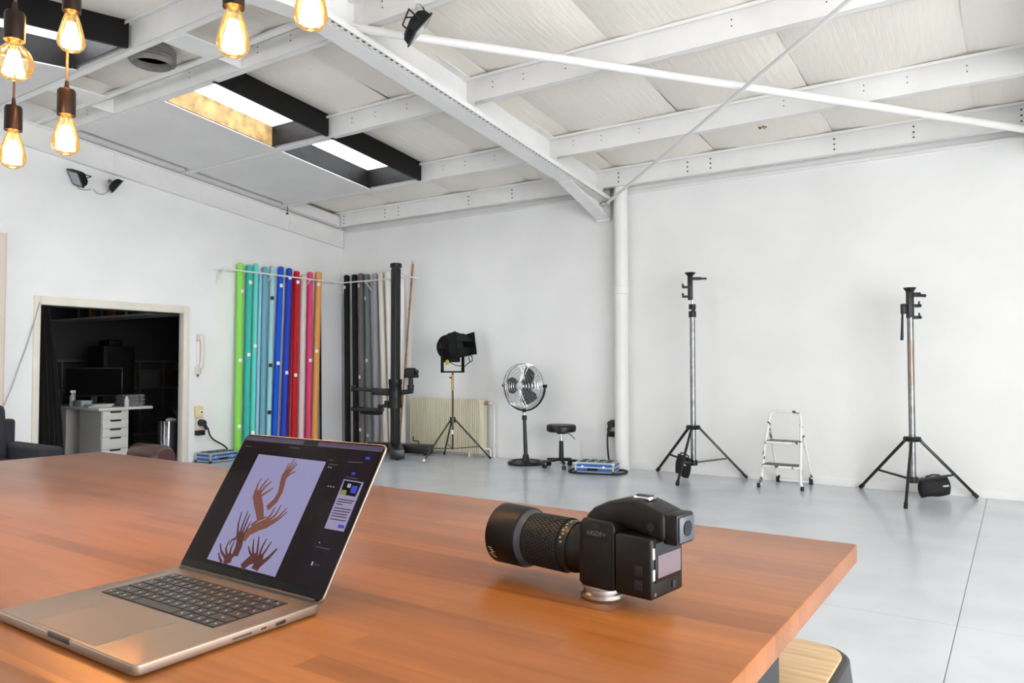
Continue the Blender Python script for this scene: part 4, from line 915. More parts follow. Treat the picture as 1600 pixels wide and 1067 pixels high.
# ------------------------------------------------------------------ swivel stool
t = thing('swivel_stool', 'black padded swivel stool on casters beside the fan', 'stool', (-4.86, 8.33, 0), R(20))
MB().lathe([(0, 0.455), (0.165, 0.455), (0.185, 0.465), (0.19, 0.50), (0.188, 0.53), (0.175, 0.545), (0.10, 0.55), (0, 0.551)], 36).build('seat', M('black_leatherette', (15, 15, 16), 0.4), t)
MB().cyl((0, 0, 0.43), (0, 0, 0.455), 0.06, n=16).build('seat_plate', black_m, t)
MB().cyl((0, 0, 0.33), (0, 0, 0.44), 0.017, n=14).build('gas_lift', chrome_m, t)
MB().cyl((0, 0, 0.09), (0, 0, 0.34), 0.034, 0.026, n=16).build('lift_cover', black_m, t)
MB().tube([(0.03, 0, 0.44), (0.10, 0.03, 0.43), (0.17, 0.05, 0.36)], 0.006, 6).build('lever', black_m, t)
for k in range(5):
    a = R(72 * k); u = Vector((math.cos(a), math.sin(a), 0))
    MB().bar(u * 0.02 + Zv * 0.105, u * 0.25 + Zv * 0.085, 0.035, 0.032).build('base_arm', black_m, t, bevel=0.006)
    v = Vector((-u.y, u.x, 0)); cs = MB().cyl(u * 0.235 + Zv * 0.05, u * 0.235 + Zv * 0.085, 0.008, n=8).build('caster_stem', black_m, t)
    for s_ in (-1, 1): MB().cyl(u * 0.235 + v * (s_ * 0.006) + Zv * 0.027, u * 0.235 + v * (s_ * 0.022) + Zv * 0.027, 0.027, n=16).build('wheel', rubber_m, cs)

# ------------------------------------------------------------------ blue cases, sockets and cables
blue_m = M('case_blue', (38, 104, 178), 0.4); edge_m = M('case_aluminium', (205, 208, 212), 0.35, 0.8)
def case(loc, rz, label, lx=0.46, ly=0.32, h=0.125):
    t = thing('equipment_case', label, 'case', loc, rz, 'small blue cases')
    MB().span((-lx / 2, -ly / 2, 0.012), (lx / 2, ly / 2, h)).build('case_body', blue_m, t)
    e = MB()
    for sx in (-1, 1):
        for z in (0.018, h * 0.58, h): e.bar((-lx / 2, sx * ly / 2, z), (lx / 2, sx * ly / 2, z), 0.016, 0.018); e.bar((sx * lx / 2, -ly / 2, z), (sx * lx / 2, ly / 2, z), 0.016, 0.018)
        for sy in (-1, 1): e.bar((sx * lx / 2, sy * ly / 2, 0.012), (sx * lx / 2, sy * ly / 2, h), 0.02, 0.02)
    e.build('edge_trim', edge_m, t, smooth=False)
    for sx in (-1, 1):
        for sy in (-1, 1):
            for z in (0.0148, h - 0.008): MB().box((sx * lx / 2, sy * ly / 2, z), (0.035, 0.035, 0.03)).build('corner_guard', rubber_m if z < 0.05 else edge_m, t, bevel=0.006)
    MB().span((-lx / 2 + 0.01, -ly / 2 + 0.01, h - 0.002), (lx / 2 - 0.01, ly / 2 - 0.01, h + 0.008)).build('lid_panel', edge_m, t)
    for i in range(4):
        for j in range(2):
            MB().box((-0.16 + i * 0.105, -0.07 + j * 0.14, h + 0.011), (0.07, 0.07, 0.012)).build('socket_cover', M('socket_green', (56, 74, 66), 0.5), t, bevel=0.003)
    MB().box((-0.02, -ly / 2 - 0.012, h * 0.42), (0.13, 0.016, 0.028)).build('handle', rubber_m, t, bevel=0.005)
    for x in (-0.14, 0.12): MB().box((x, -ly / 2 - 0.008, h * 0.6), (0.03, 0.012, 0.04)).build('latch', chrome_m, t, bevel=0.003)
case((-4.29, 8.225, 0), R(14), 'blue metal edged case at the foot of the drain pipe')
case((XA + 0.22, 6.29, 0), R(92), 'blue metal edged case on the floor by the doorway wall', 0.44, 0.3, 0.12)
def socket(loc, rz, label, ex=0.05):
    t = thing('wall_socket', label, 'socket', loc, rz)       # sticks out along local -y
    MB().span((-0.055, -0.05, -0.09), (0.055, 0, 0.085)).build('socket_box', M('socket_cream', (214, 206, 190), 0.5), t, bevel=0.006)
    MB().span((-0.06, -0.075, -0.15), (0.06, -0.0, -0.08)).build('lower_plug', rubber_m, t, bevel=0.01)
    MB().cyl((0, -0.05, 0.02), (0, -0.13, 0.02), 0.05, 0.042, n=18).build('plug', M('blue_black_plug', (26, 34, 46), 0.45), t)
    MB().bar((0, -0.11, 0.03), (ex, -0.12, -0.07), 0.04, 0.045).build('plug_elbow', rubber_m, t, bevel=0.008)
    return t
socket((-4.31, YB, 0.54), 0, 'wall socket with dark plug beside the drain pipe', -0.03)
socket((XA, 6.14, 0.50), R(90), 'wall socket with black plugs below the yellowed switch box')
def cable(pts, r, label):
    # smooth path by Catmull-Rom
    P = [Vector(p) for p in pts]; out = []
    for i in range(len(P) - 1):
        a, b, c_, d_ = P[max(i - 1, 0)], P[i], P[i + 1], P[min(i + 2, len(P) - 1)]
        for k in range(6):
            s_ = k / 6; out.append(0.5 * ((2 * b) + (c_ - a) * s_ + (2 * a - 5 * b + 4 * c_ - d_) * s_ ** 2 + (3 * b - a - 3 * c_ + d_) * s_ ** 3))
    out.append(P[-1]); return tag(MB().tube(out, r, 8).build('power_cable', rubber_m), label, 'cable')
cable([(-4.34, 8.62, 0.48), (-4.345, 8.61, 0.40), (-4.33, 8.58, 0.27), (-4.29, 8.53, 0.14), (-4.24, 8.48, 0.04), (-4.15, 8.475, 0.013), (-4.05, 8.465, 0.013), (-3.96, 8.37, 0.013), (-3.94, 8.20, 0.013), (-3.99, 8.06, 0.013), (-4.20, 7.99, 0.013), (-4.45, 7.94, 0.013), (-4.57, 8.02, 0.013), (-4.605, 8.14, 0.013), (-4.575, 8.195, 0.03), (-4.515, 8.20, 0.06)], 0.012, 'black cable looping around the case by the drain pipe')
cable([(XA + 0.13, 6.20, 0.45), (XA + 0.14, 6.22, 0.36), (XA + 0.12, 6.30, 0.28), (XA + 0.16, 6.42, 0.20), (XA + 0.20, 6.46, 0.145)], 0.011, 'black cable drooping from socket to the case by the doorway')
t = thing('switch_box', 'yellowed switch box on the wall above the plugged socket', 'switch', (XA, 6.125, 0.665))
MB().span((0, -0.055, -0.07), (0.04, 0.06, 0.08)).build('box', M('yellowed_plastic', (228, 208, 156), 0.5), t, bevel=0.006)
MB().span((0.038, 0.0, -0.025), (0.046, 0.05, 0.02)).build('switch_plate', white_m, t); MB().span((0.044, 0.018, -0.012), (0.05, 0.045, 0.01)).build('rocker', dot_m, t)
t = thing('wall_phone', 'off-white intercom handset on the wall beside the doorway', 'intercom', (XA, 6.11, 1.18))
ph = M('phone_ivory', (226, 218, 204), 0.5)
MB().span((0, -0.04, 0.0), (0.03, 0.05, 0.10)).build('cradle', ph, t, bevel=0.008); MB().span((0.0, -0.02, 0.08), (0.04, 0.06, 0.48)).build('back_plate', white_m, t, bevel=0.006)
MB().tube([(0.05, 0.02, 0.10), (0.085, 0.02, 0.18), (0.085, 0.02, 0.42), (0.05, 0.02, 0.52)], [0.036, 0.024, 0.024, 0.036], 12).build('handset', ph, t)
MB().span((0, -0.02, 0.44), (0.045, 0.06, 0.55)).build('upper_hook', ph, t, bevel=0.008); MB().cyl((0.02, 0.0, 0.0), (0.02, 0.0, -0.03), 0.01, n=8).build('cord_stub', rubber_m, t)
cable_w = MB().tube([at(62, 472, X=XA + 0.030), at(57, 490, X=XA + 0.030), at(51, 510, X=XA + 0.022), at(40, 545, X=XA + 0.010), at(28, 577, X=XA + 0.030), at(19, 603, X=XA + 0.070), at(9, 626, X=XA + 0.071), at(0, 646, X=XA + 0.069), at(-20, 690, X=XA + 0.068)], 0.007, 6).build('wall_wire', M('grey_wire', (165, 165, 165), 0.5))
tag(cable_w, 'thin slack wire running down the wall from the door corner', 'wire')
t = thing('beige_panel', 'tall beige board leaning on the wall left of the doorway', 'panel', (XA + 0.03, 3.2, 0))
MB().span((0, -0.6, 0), (0.03, 0.525, 2.76)).build('board', M('beige_board', (222, 206, 194), 0.7, var=0.03, vs=2), t)
MB().span((-0.002, 0.520, 0), (0.034, 0.530, 2.76)).build('edge_strip', M('beige_edge', (205, 190, 178), 0.7), t)
# hook under the closing board
t = thing('ceiling_hook', 'small metal hook hanging from the purlin above the left wall', 'hook', (-9.02, 7.37, zr(7.35) - 0.2195))
MB().tube([(0, 0, 0), (0.01, 0, -0.05), (0, 0, -0.10)], 0.006, 6).build('shank', gm, t); MB().lathe([(0, -0.13), (0.02, -0.125), (0.02, -0.105), (0, -0.10)], 12).build('knob', gm, t)

# ------------------------------------------------------------------ light stands with sandbags
def bag(loc, rot, label, w=0.30, h=0.22, d=0.10):
    t = thing('sandbag', label, 'sandbag', loc, group='black sandbags'); t.rotation_euler = rot
    m = M('black_nylon', (13, 13, 15), 0.75, bump=0.2, bs=60)
    for s_ in (-1, 1):
        vs = []; fs = []; n = 8
        for j in range(n + 1):
            for i in range(n + 1):
                u, v = i / n, j / n; pil = (math.sin(math.pi * u) * math.sin(math.pi * v)) ** 0.5
                sagx = 0.02 * math.sin(math.pi * v)
                vs.append(((u - 0.5) * (w + 2 * sagx * (1 if True else 0)), s_ * (0.012 + d * 0.5 * pil * (0.6 + 0.4 * (1 - v))), -h * (1 - v) + 0.006 * math.sin(7 * u)))
        for j in range(n):
            for i in range(n): a = j * (n + 1) + i; fs.append((a, a + 1, a + n + 2, a + n + 1))
        o = MB().add(vs, fs).build('bag_pouch', m, t); sd = o.modifiers.new('s', 'SOLIDIFY'); sd.thickness = 0.012
    MB().span((-w / 2, -0.02, -0.012), (w / 2, 0.02, 0.012)).build('bag_seam', m, t, bevel=0.006)
    MB().tube([(-0.07, 0, 0.0), (-0.065, 0, 0.035), (0, 0, 0.045), (0.065, 0, 0.035), (0.07, 0, 0.0)], 0.008, 6).build('bag_handle', m, t)
    MB().span((w / 2 - 0.075, -d / 2 - 0.012, -0.075), (w / 2 - 0.02, -d / 2 + 0.002, -0.06)).build('woven_tag', M('tag_grey', (190, 190, 192), 0.6), t)
    return t
def stand(feet, label, apexz, poletop, top_kind):
    c = sum(feet, Vector()) / 3; c.z = 0
    t = thing('light_stand', label, 'light stand', c)
    ap = Vector((0, 0, apexz))
    MB().cyl((0, 0, 0.17), (0, 0, poletop), 0.030, n=20).build('pole', M('worn_aluminium', (158, 159, 162), 0.34, 1.0, var=0.2, vs=14, dark=(122, 120, 118)), t)
    MB().lathe([(0, apexz - 0.02), (0.075, apexz - 0.02), (0.085, apexz), (0.075, apexz + 0.025), (0, apexz + 0.025)], 20).build('leg_collar', black_m, t)
    MB().lathe([(0, 0.15), (0.045, 0.15), (0.045, 0.21), (0, 0.21)], 16).build('lower_collar', black_m, t)
    for f in feet:
        f = f - c; f.y = min(f.y, YB - 0.045 - c.y); f.z = 0.012; d = (f - ap); h = Vector((d.x, d.y, 0)).normalized() * 0.065
        lg = MB().bar(ap + h, f, 0.026, 0.026).build('leg', satin_m, t, bevel=0.005)
        MB().bar(f - (f - ap).normalized() * 0.05 + Vector((0, 0, 0.0)), f, 0.032, 0.032).build('leg_tip', rubber_m, lg)
        MB().bar(Vector((0, 0, 0.18)), ap + (f - ap) * 0.62, 0.024, 0.018).build('strut', satin_m, t)
    return t, c
FL = [at(1033.5, 734.6, Z=0), at(1058, 759, Z=0), at(1168.5, 747.6, Z=0)]
FL[0].y = YB - 0.06
t, c = stand(FL, 'tall silver light stand near the drain pipe with black legs', 0.585, 1.90, 0)
MB().cyl((0, 0, 1.86), (0, 0, 1.93), 0.043, n=16).build('clamp_collar', black_m, t); MB().cyl((0, 0, 1.95), (0, 0, 2.01), 0.040, n=16).build('clamp_collar', black_m, t)
MB().cyl((0, 0, 1.90), (0, 0, 2.08), 0.016, n=12).build('inner_pole', alu_m, t); MB().cyl((0.02, -0.04, 1.94), (0.05, -0.07, 1.94), 0.015, n=10).build('clamp_knob', rubber_m, t)
hx = Vector((-0.02, -0.01, 0))
MB().box(hx + Vector((0, 0, 2.20)), (0.055, 0.055, 0.28), (0, 0, R(30))).build('head_body', black_m, t, bevel=0.008)
MB().lathe([(0, 2.34), (0.03, 2.34), (0.062, 2.372), (0.062, 2.38), (0, 2.38)], 18, (hx.x, hx.y, 0)).build('top_plate', black_m, t)
rdir = Vector((0.829, 0.559, 0))
MB().bar(hx + Vector((0, 0, 2.31)), hx + rdir * 0.13 + Vector((0, 0, 2.31)), 0.035, 0.035).build('side_arm', black_m, t, bevel=0.006); MB().cyl(hx + rdir * 0.12 + Vector((0, 0, 2.31)), hx + rdir * 0.19 + Vector((0, 0, 2.31)), 0.013, n=10).build('side_spigot', black_m, t)
for z in (2.10, 2.21): MB().bar(hx + Vector((0, 0, z)), hx - rdir * 0.09 + Vector((0, 0, z)), 0.05, 0.025).build('cable_hook', black_m, t, bevel=0.004); MB().bar(hx - rdir * 0.085 + Vector((0, 0, z)), hx - rdir * 0.085 + Vector((0, 0, z + 0.04)), 0.03, 0.012).build('hook_tip', black_m, t)
FR = [at(1345.7, 762, Z=0), at(1415, 795, Z=0), at(1527.5, 778, Z=0)]
FR[0].y = YB - 0.06; FR[2].y = min(FR[2].y, YB - 0.06)
t2, c2 = stand(FR, 'tall silver light stand right of the step ladder with rusty mark', 0.575, 1.78, 1)
MB().cyl((0, 0, 1.10), (0, 0, 1.55), 0.0306, n=20).build('rust_patch', M('rust_patch', (156, 152, 148), 0.4, 0.8, var=1, vs=3.5, dark=(140, 104, 74), stretch=(30, 30, 1)), t2)
hx = Vector((0.0, -0.0, 0))
MB().box((0, 0, 1.90), (0.06, 0.06, 0.27), (0, 0, R(30))).build('head_body', black_m, t2, bevel=0.01)
MB().lathe([(0, 2.03), (0.035, 2.03), (0.058, 2.062), (0.058, 2.07), (0, 2.07)], 18).build('top_plate', black_m, t2)
MB().bar(Vector((0, 0, 2.0)), rdir * 0.10 + Vector((0, 0, 2.0)), 0.045, 0.045).build('side_arm', black_m, t2, bevel=0.006); MB().cyl(rdir * 0.09 + Vector((0, 0, 1.995)), rdir * 0.155 + Vector((0, 0, 1.99)), 0.016, n=10).build('side_spigot', black_m, t2)
for z in (1.775, 1.89): MB().bar(Vector((0, 0, z)), rdir * 0.10 + Vector((0, 0, z)), 0.06, 0.03).build('cable_hook', black_m, t2, bevel=0.004); MB().bar(rdir * 0.09 + Vector((0, 0, z)), rdir * 0.09 + Vector((0, 0, z + 0.045)), 0.03, 0.015).build('hook_tip', black_m, t2)
MB().box(-rdir * 0.06 + Vector((0, 0, 1.86)), (0.05, 0.05, 0.10), (0, 0, R(34))).build('handle_joint', black_m, t2, bevel=0.006)
MB().cyl(-rdir * 0.075 + Vector((0, 0, 1.84)), -rdir * 0.085 + Vector((0, 0, 1.55)), 0.009, 0.015, n=10).build('pan_handle', black_m, t2)
pb = at(1072, 713, Y=8.25); bag((pb.x - 0.04, 8.30, 0.245), (0, R(12), R(-28)), 'small black sandbag hanging on the stand near the drain pipe', 0.20, 0.22, 0.07)
f3 = FR[2] - c2; f3.z = 0.012; e0, e1 = Vector((0, 0, 0.18)), Vector((0, 0, 0.575)) * 0.38 + f3 * 0.62   # strut ends
pb = c2 + e0 + (e1 - e0) * 0.51
bag((pb.x, pb.y, pb.z - 0.020), (0, -math.atan2(e1.z - e0.z, math.hypot(e1.x, e1.y)), math.atan2(e1.y, e1.x)), 'wide black sandbag on the stand right of the step ladder', 0.27, 0.165, 0.09)

# ------------------------------------------------------------------ step ladder
lx0, lx1, lyf, lyb = -2.33, -1.885, 8.17, 8.66
t = thing('step_ladder', 'small white two-step ladder with chipped paint', 'step ladder', ((lx0 + lx1) / 2, 8.4, 0))
ox, oy = t.location.x, 8.4
def chipped():
    m = bpy.data.materials.new('chipped_white_paint'); m.use_nodes = True; nt = m.node_tree; b = nt.nodes['Principled BSDF']; b.inputs['Roughness'].default_value = 0.45
    tc = nt.nodes.new('ShaderNodeTexCoord'); n = nt.nodes.new('ShaderNodeTexNoise'); n.inputs['Scale'].default_value = 16; n.inputs['Detail'].default_value = 6; nt.links.new(tc.outputs['Object'], n.inputs['Vector'])
    rp = nt.nodes.new('ShaderNodeValToRGB'); rp.color_ramp.elements[0].position = 0.60; rp.color_ramp.elements[0].color = lin((236, 236, 236)); rp.color_ramp.elements[1].position = 0.64; rp.color_ramp.elements[1].color = lin((96, 84, 78))
    nt.links.new(n.outputs['Fac'], rp.inputs[0]); nt.links.new(rp.outputs[0], b.inputs['Base Color']); return m
chip = chipped(); trd = M('worn_tread', (120, 114, 112), 0.6, var=0.4, vs=20)
zt = 0.80; inset = 0.045
fr = []
for s_, x0 in ((1, lx0 - ox), (-1, lx1 - ox)): fr.append([(x0, lyf - oy, 0.0), (x0 + s_ * 0.022, lyf - oy + 0.03, 0.10), (x0 + s_ * 0.035, 8.28 - oy, 0.40), (x0 + s_ * 0.055, 8.395 - oy, 0.70)])
path = fr[0] + [(fr[0][-1][0] + 0.012, 8.415 - oy, 0.77), (fr[0][-1][0] + 0.05, 8.425 - oy, zt), (fr[1][-1][0] - 0.05, 8.425 - oy, zt), (fr[1][-1][0] - 0.012, 8.415 - oy, 0.77)] + fr[1][::-1]
MB().tube(path, 0.0155, 10).build('front_frame', chip, t)
rl = [(lx0 - ox + 0.055, 8.385 - oy, 0.66), (lx0 - ox + 0.07, lyb - oy, 0.06), (lx0 - ox + 0.10, lyb - oy, 0.025), (lx1 - ox - 0.05, lyb - oy, 0.025), (lx1 - ox - 0.01, lyb - oy, 0.06), (lx1 - ox - 0.05, 8.385 - oy, 0.66)]
MB().tube(rl, 0.0125, 10).build('rear_frame', chip, t)
for (z, y0, y1, s_) in ((0.49, 8.24, 8.44, 0.047), (0.245, 8.14, 8.36, 0.03)):
    st_ = MB().span((lx0 - ox + s_, y0 - oy, z - 0.022), (lx1 - ox - s_, y1 - oy, z)).build('step', chip, t, bevel=0.006)
    MB().span((lx0 - ox + s_ + 0.012, y0 - oy + 0.012, z), (lx1 - ox - s_ - 0.012, y1 - oy - 0.006, z + 0.005)).build('tread', trd, st_)
for x in (lx0 - ox, lx1 - ox): MB().cyl((x, lyf - oy, 0.0), (x, lyf - oy, 0.045), 0.019, n=12).build('foot_cap', rubber_m, t)
for x in (lx0 - ox + 0.075, lx1 - ox - 0.02): MB().box((x, lyb - oy, 0.04), (0.04, 0.03, 0.08)).build('foot_cap', rubber_m, t, bevel=0.008)
for x in (lx0 - ox + 0.055, lx1 - ox - 0.055): MB().bar((x, 8.40 - oy, 0.49), (x, 8.51 - oy, 0.42), 0.006, 0.02).build('hinge_link', chip, t); MB().cyl((x - 0.015, 8.385 - oy, 0.66), (x + 0.015, 8.385 - oy, 0.66), 0.012, n=10).build('pivot', dot_m, t)

# ------------------------------------------------------------------ sofa and leather seat
so = M('grey_upholstery', (44, 44, 52), 0.85, var=0.12, vs=60, bump=0.2, bs=220)
t = thing('sofa', 'dark grey fabric sofa by the beige board', 'sofa', (-7.5, 2.29, 0))
MB().span((-0.40, -0.95, 0.10), (0.42, 1.02, 0.32)).build('base', so, t, bevel=0.02)
MB().span((-0.15, -0.93, 0.32), (0.42, 0.82, 0.47)).build('seat_cushion', so, t, bevel=0.04, seg=3)
MB().box((-0.22, -0.04, 0.68), (0.20, 1.74, 0.52), (0, R(-9), 0)).build('back_cushion', so, t, bevel=0.06, seg=3)
MB().span((-0.44, -0.95, 0.10), (-0.33, 0.98, 0.80)).build('backrest', so, t, bevel=0.03, seg=3)
MB().span((-0.40, 0.83, 0.30), (0.46, 1.04, 0.585)).build('armrest', so, t, bevel=0.035, seg=3)
for x in (-0.35, 0.36):
    for y in (-0.85, 0.92): MB().cyl((x, y, 0), (x, y, 0.10), 0.02, n=10).build('leg', rubber_m, t)
le = M('brown_leather', (74, 40, 38), 0.32, var=0.25, vs=14, bump=0.15, bs=60)
t = thing('leather_chair', 'low brown leather seat with rolled arm behind the table', 'armchair', (-6.52, 3.46, 0))
MB().span((-0.40, -0.72, 0.06), (0.38, 0.46, 0.30)).build('base', le, t, bevel=0.03, seg=3)
MB().span((-0.38, -0.70, 0.30), (0.38, 0.36, 0.445)).build('seat_cushion', le, t, bevel=0.05, seg=3)
MB().tube([(-0.42, 0.46, 0.46), (-0.36, 0.46, 0.46), (0.04, 0.46, 0.46), (0.10, 0.46, 0.46)], [0.085, 0.115, 0.115, 0.085], 20).build('rolled_arm', le, t)
MB().span((-0.40, 0.38, 0.06), (0.10, 0.54, 0.42)).build('arm_panel', le, t, bevel=0.03, seg=3)
for x in (-0.33, 0.31):
    for y in (-0.62, 0.44): MB().cyl((x, y, 0), (x, y, 0.07), 0.022, n=10).build('leg', rubber_m, t)

# ------------------------------------------------------------------ dim office behind the doorway
OX = -14.0
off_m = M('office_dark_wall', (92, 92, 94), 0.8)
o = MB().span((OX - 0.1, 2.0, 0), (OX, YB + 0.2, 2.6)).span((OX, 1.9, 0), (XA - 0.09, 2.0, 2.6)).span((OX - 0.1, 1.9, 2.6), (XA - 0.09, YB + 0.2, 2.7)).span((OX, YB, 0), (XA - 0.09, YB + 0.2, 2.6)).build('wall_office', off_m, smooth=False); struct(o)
t = thing('door_curtain', 'black curtain hanging inside the doorway', 'curtain', (XA - 0.15, DY0 + 0.14, 0))
vs = []; fs = []; n = 40
for j in range(9):
    z = 0.03 + (DZ - 0.05) * j / 8
    for i in range(n + 1):
        u = i / n; spread = 0.36 - 0.20 * (j / 8) ** 1.5
        vs.append((0.03 * math.sin(u * 38), -0.16 + spread * u, z))
for j in range(8):
    for i in range(n): a = j * (n + 1) + i; fs.append((a, a + 1, a + n + 2, a + n + 1))
o = MB().add(vs, fs).build('fabric', M('black_curtain', (20, 20, 22), 0.9), t); sd = o.modifiers.new('s', 'SOLIDIFY'); sd.thickness = 0.006
MB().cyl((0, -0.2, DZ - 0.03), (0, 1.7, DZ - 0.03), 0.012, n=10).build('curtain_rail', rubber_m, t)
for y in (-0.19, 1.63): MB().span((-0.012, y, DZ - 0.045), (0.061, y + 0.02, DZ - 0.015)).build('rail_bracket', rubber_m, t)
# desk
dw = M('white_laminate', (214, 212, 206), 0.45)
DX_, DYY = -9.98, 5.14
t = thing('office_desk', 'white office desk top standing on two drawer units', 'desk', (DX_, DYY, 0))
MB().span((-1.65, 0, 0.705), (0.0, 0.74, 0.74)).build('desk_top', dw, t, bevel=0.003)
def drawers(loc, label, rz=0):
    t = thing('drawer_unit', label, 'drawers', loc, rz, group='drawer units under the desk')
    MB().span((-0.58, 0, 0), (-0.02, 0.36, 0.70)).build('body', dw, t)
    z = 0.03
    for k, h in enumerate((0.16, 0.16, 0.115, 0.115, 0.115)):
        dr = MB().span((-0.02, 0.006, z + 0.003), (0.0, 0.354, z + h - 0.003)).build('drawer', dw, t, bevel=0.002)
        MB().prism([(0.10, 0), (0.26, 0), (0.245, -0.022), (0.115, -0.022)], 0.003, Matrix.Translation((0.0005, 0, z + h - 0.004)) @ Matrix(((0, 0, 1, 0), (1, 0, 0, 0), (0, 1, 0, 0), (0, 0, 0, 1)))).build('pull_cutout', rubber_m, dr)
        z += h
drawers((DX_ - 0.03, DYY + 0.06, 0), 'white five-drawer unit under the near end of the desk')
drawers((DX_ - 1.56, DYY + 0.42, 0), 'plain white side of the drawer unit under the far desk end', math.pi)
t = thing('monitor', 'black computer monitor on the white desk', 'monitor', (DX_ - 0.95, DYY + 0.42, 0.74), R(-28))
MB().cyl((0, 0, 0), (0, 0, 0.012), 0.11, n=24).build('foot', rubber_m, t); MB().span((-0.02, -0.04, 0.01), (0.015, 0.04, 0.30)).build('neck', rubber_m, t)
MB().span((0.0, -0.36, 0.12), (0.03, 0.36, 0.53)).build('screen_housing', black_m, t, bevel=0.005); MB().span((0.029, -0.345, 0.14), (0.033, 0.345, 0.515)).build('screen', M('screen_off', (4, 4, 5), 0.6, spec=0.05), t)
t = thing('spray_bottle', 'clear spray bottle with white trigger on the desk', 'bottle', (DX_ - 0.90, DYY + 0.10, 0.74))
MB().lathe([(0, 0), (0.036, 0), (0.038, 0.01), (0.038, 0.12), (0.03, 0.15), (0.014, 0.165), (0.014, 0.18), (0, 0.18)], 20).build('bottle', M('frosted_plastic', (196, 204, 206), 0.25), t)
MB().span((-0.012, -0.03, 0.18), (0.012, 0.04, 0.215)).build('trigger_head', white_m, t, bevel=0.004); MB().bar((0, 0.03, 0.185), (0, 0.036, 0.15), 0.008, 0.012).build('trigger', white_m, t)
t = thing('storage_tub', 'clear plastic tub beside the spray bottle', 'tub', (DX_ - 0.66, DYY + 0.12, 0.74))
MB().span((-0.11, -0.07, 0), (0.11, 0.07, 0.07)).build('tub', M('frosted_tub', (176, 184, 192), 0.3), t, bevel=0.01); MB().span((-0.118, -0.078, 0.068), (0.118, 0.078, 0.082)).build('lid', M('frosted_plastic', (196, 204, 206), 0.25), t, bevel=0.004)
for k in range(4):
    o = MB().box((0, 0, 0.006), (0.21, 0.29, 0.010)).build('paper_stack', M('paper_white', (205, 204, 200), 0.7)); o.location = (DX_ - 0.37 + 0.006 * k, DYY + 0.18 + 0.004 * k, 0.739 + 0.0101 * k); o.rotation_euler = (0, 0, R(7 * k - 11))
    tag(o, ('bottom sheaf', 'second sheaf', 'third sheaf', 'top sheaf')[k] + ' of the white paper pile on the desk', 'paper', 'white papers on the desk')
t = thing('small_bottle', 'small clear bottle on the desk near the chair', 'bottle', (DX_ - 0.06, DYY + 0.40, 0.74))
MB().lathe([(0, 0), (0.03, 0), (0.032, 0.01), (0.032, 0.09), (0.015, 0.12), (0, 0.12)], 16).build('bottle', M('frosted_plastic', (196, 204, 206), 0.25), t); MB().cyl((0, 0, 0.12), (0, 0, 0.14), 0.015, n=12).build('cap', white_m, t)
for k in range(6):
    o = MB().box((0, 0, 0.014), (0.22, 0.30, 0.026)).build('crumpled_papers', M('paper_grey', (150, 150, 152), 0.7, var=0.5, vs=20), bevel=0.006); o.location = (DX_ - 0.30 + 0.02 * (k % 2), DYY + 0.575, 0.739 + 0.0262 * k); o.rotation_euler = (0, 0, R((11 * k) % 24 - 12))
    tag(o, ('lowest', 'second lowest', 'third', 'fourth', 'second highest', 'highest')[k] + ' layer of the messy grey pile of papers right of the monitor', 'paper', 'messy papers on the desk')
tag(MB().tube([(DX_ - 0.866, DYY + 0.342, 0.7458), (DX_ - 0.80, DYY + 0.27, 0.7458), (DX_ - 0.66, DYY + 0.25, 0.7458), (DX_ - 0.55, DYY + 0.32, 0.7458), (DX_ - 0.56, DYY + 0.46, 0.7458), (DX_ - 0.66, DYY + 0.54, 0.7458)], 0.006, 6).build('monitor_cable', rubber_m), 'black cable curling on the desk below the monitor', 'cable')
# office chair
t = thing('office_chair', 'tall black office chair at the white desk', 'chair', (-10.30, 6.50, 0), R(200))
ck = M('black_chair_leather', (22, 21, 21), 0.5)
MB().span((-0.25, -0.26, 0.42), (0.25, 0.26, 0.52)).build('seat', ck, t, bevel=0.04, seg=3); MB().box((-0.27, 0, 0.86), (0.10, 0.48, 0.72), (0, R(-8), 0)).build('backrest', ck, t, bevel=0.045, seg=3)
MB().cyl((0, 0, 0.08), (0, 0, 0.42), 0.03, n=12).build('gas_lift', satin_m, t)
for k in range(5):
    u = Vector((math.cos(R(72 * k)), math.sin(R(72 * k)), 0)); MB().bar(Zv * 0.10, u * 0.30 + Zv * 0.075, 0.04, 0.035).build('base_arm', satin_m, t); MB().cyl(u * 0.29 + Zv * 0.03 + Vector((-u.y, u.x, 0)) * 0.02, u * 0.29 + Zv * 0.03 - Vector((-u.y, u.x, 0)) * 0.02, 0.03, n=14).build('caster', rubber_m, t)
for s_ in (-1, 1): MB().tube([(-0.2, s_ * 0.27, 0.50), (-0.1, s_ * 0.29, 0.68), (0.15, s_ * 0.29, 0.68), (0.1, s_ * 0.27, 0.48)], 0.018, 8).build('armrest', satin_m, t)
# steel bin
t = thing('waste_bin', 'polished steel waste bin inside the doorway', 'bin', (-9.90, 6.06, 0))
MB().lathe([(0, 0.0), (0.135, 0.0), (0.138, 0.01), (0.138, 0.52), (0.132, 0.525), (0.125, 0.50), (0, 0.48)], 32).build('bin_body', M('polished_steel', (196, 198, 202), 0.14, 1.0), t)
MB().lathe([(0.136, 0.505), (0.142, 0.51), (0.142, 0.525), (0.132, 0.53)], 32).build('bin_rim', chrome_m, t)
MB().box((0.02, 0.03, 0.53), (0.12, 0.10, 0.05), (0.3, 0.2, 0.5)).build('crumpled_liner', M('paper_white', (205, 204, 200), 0.7), t, bevel=0.02)
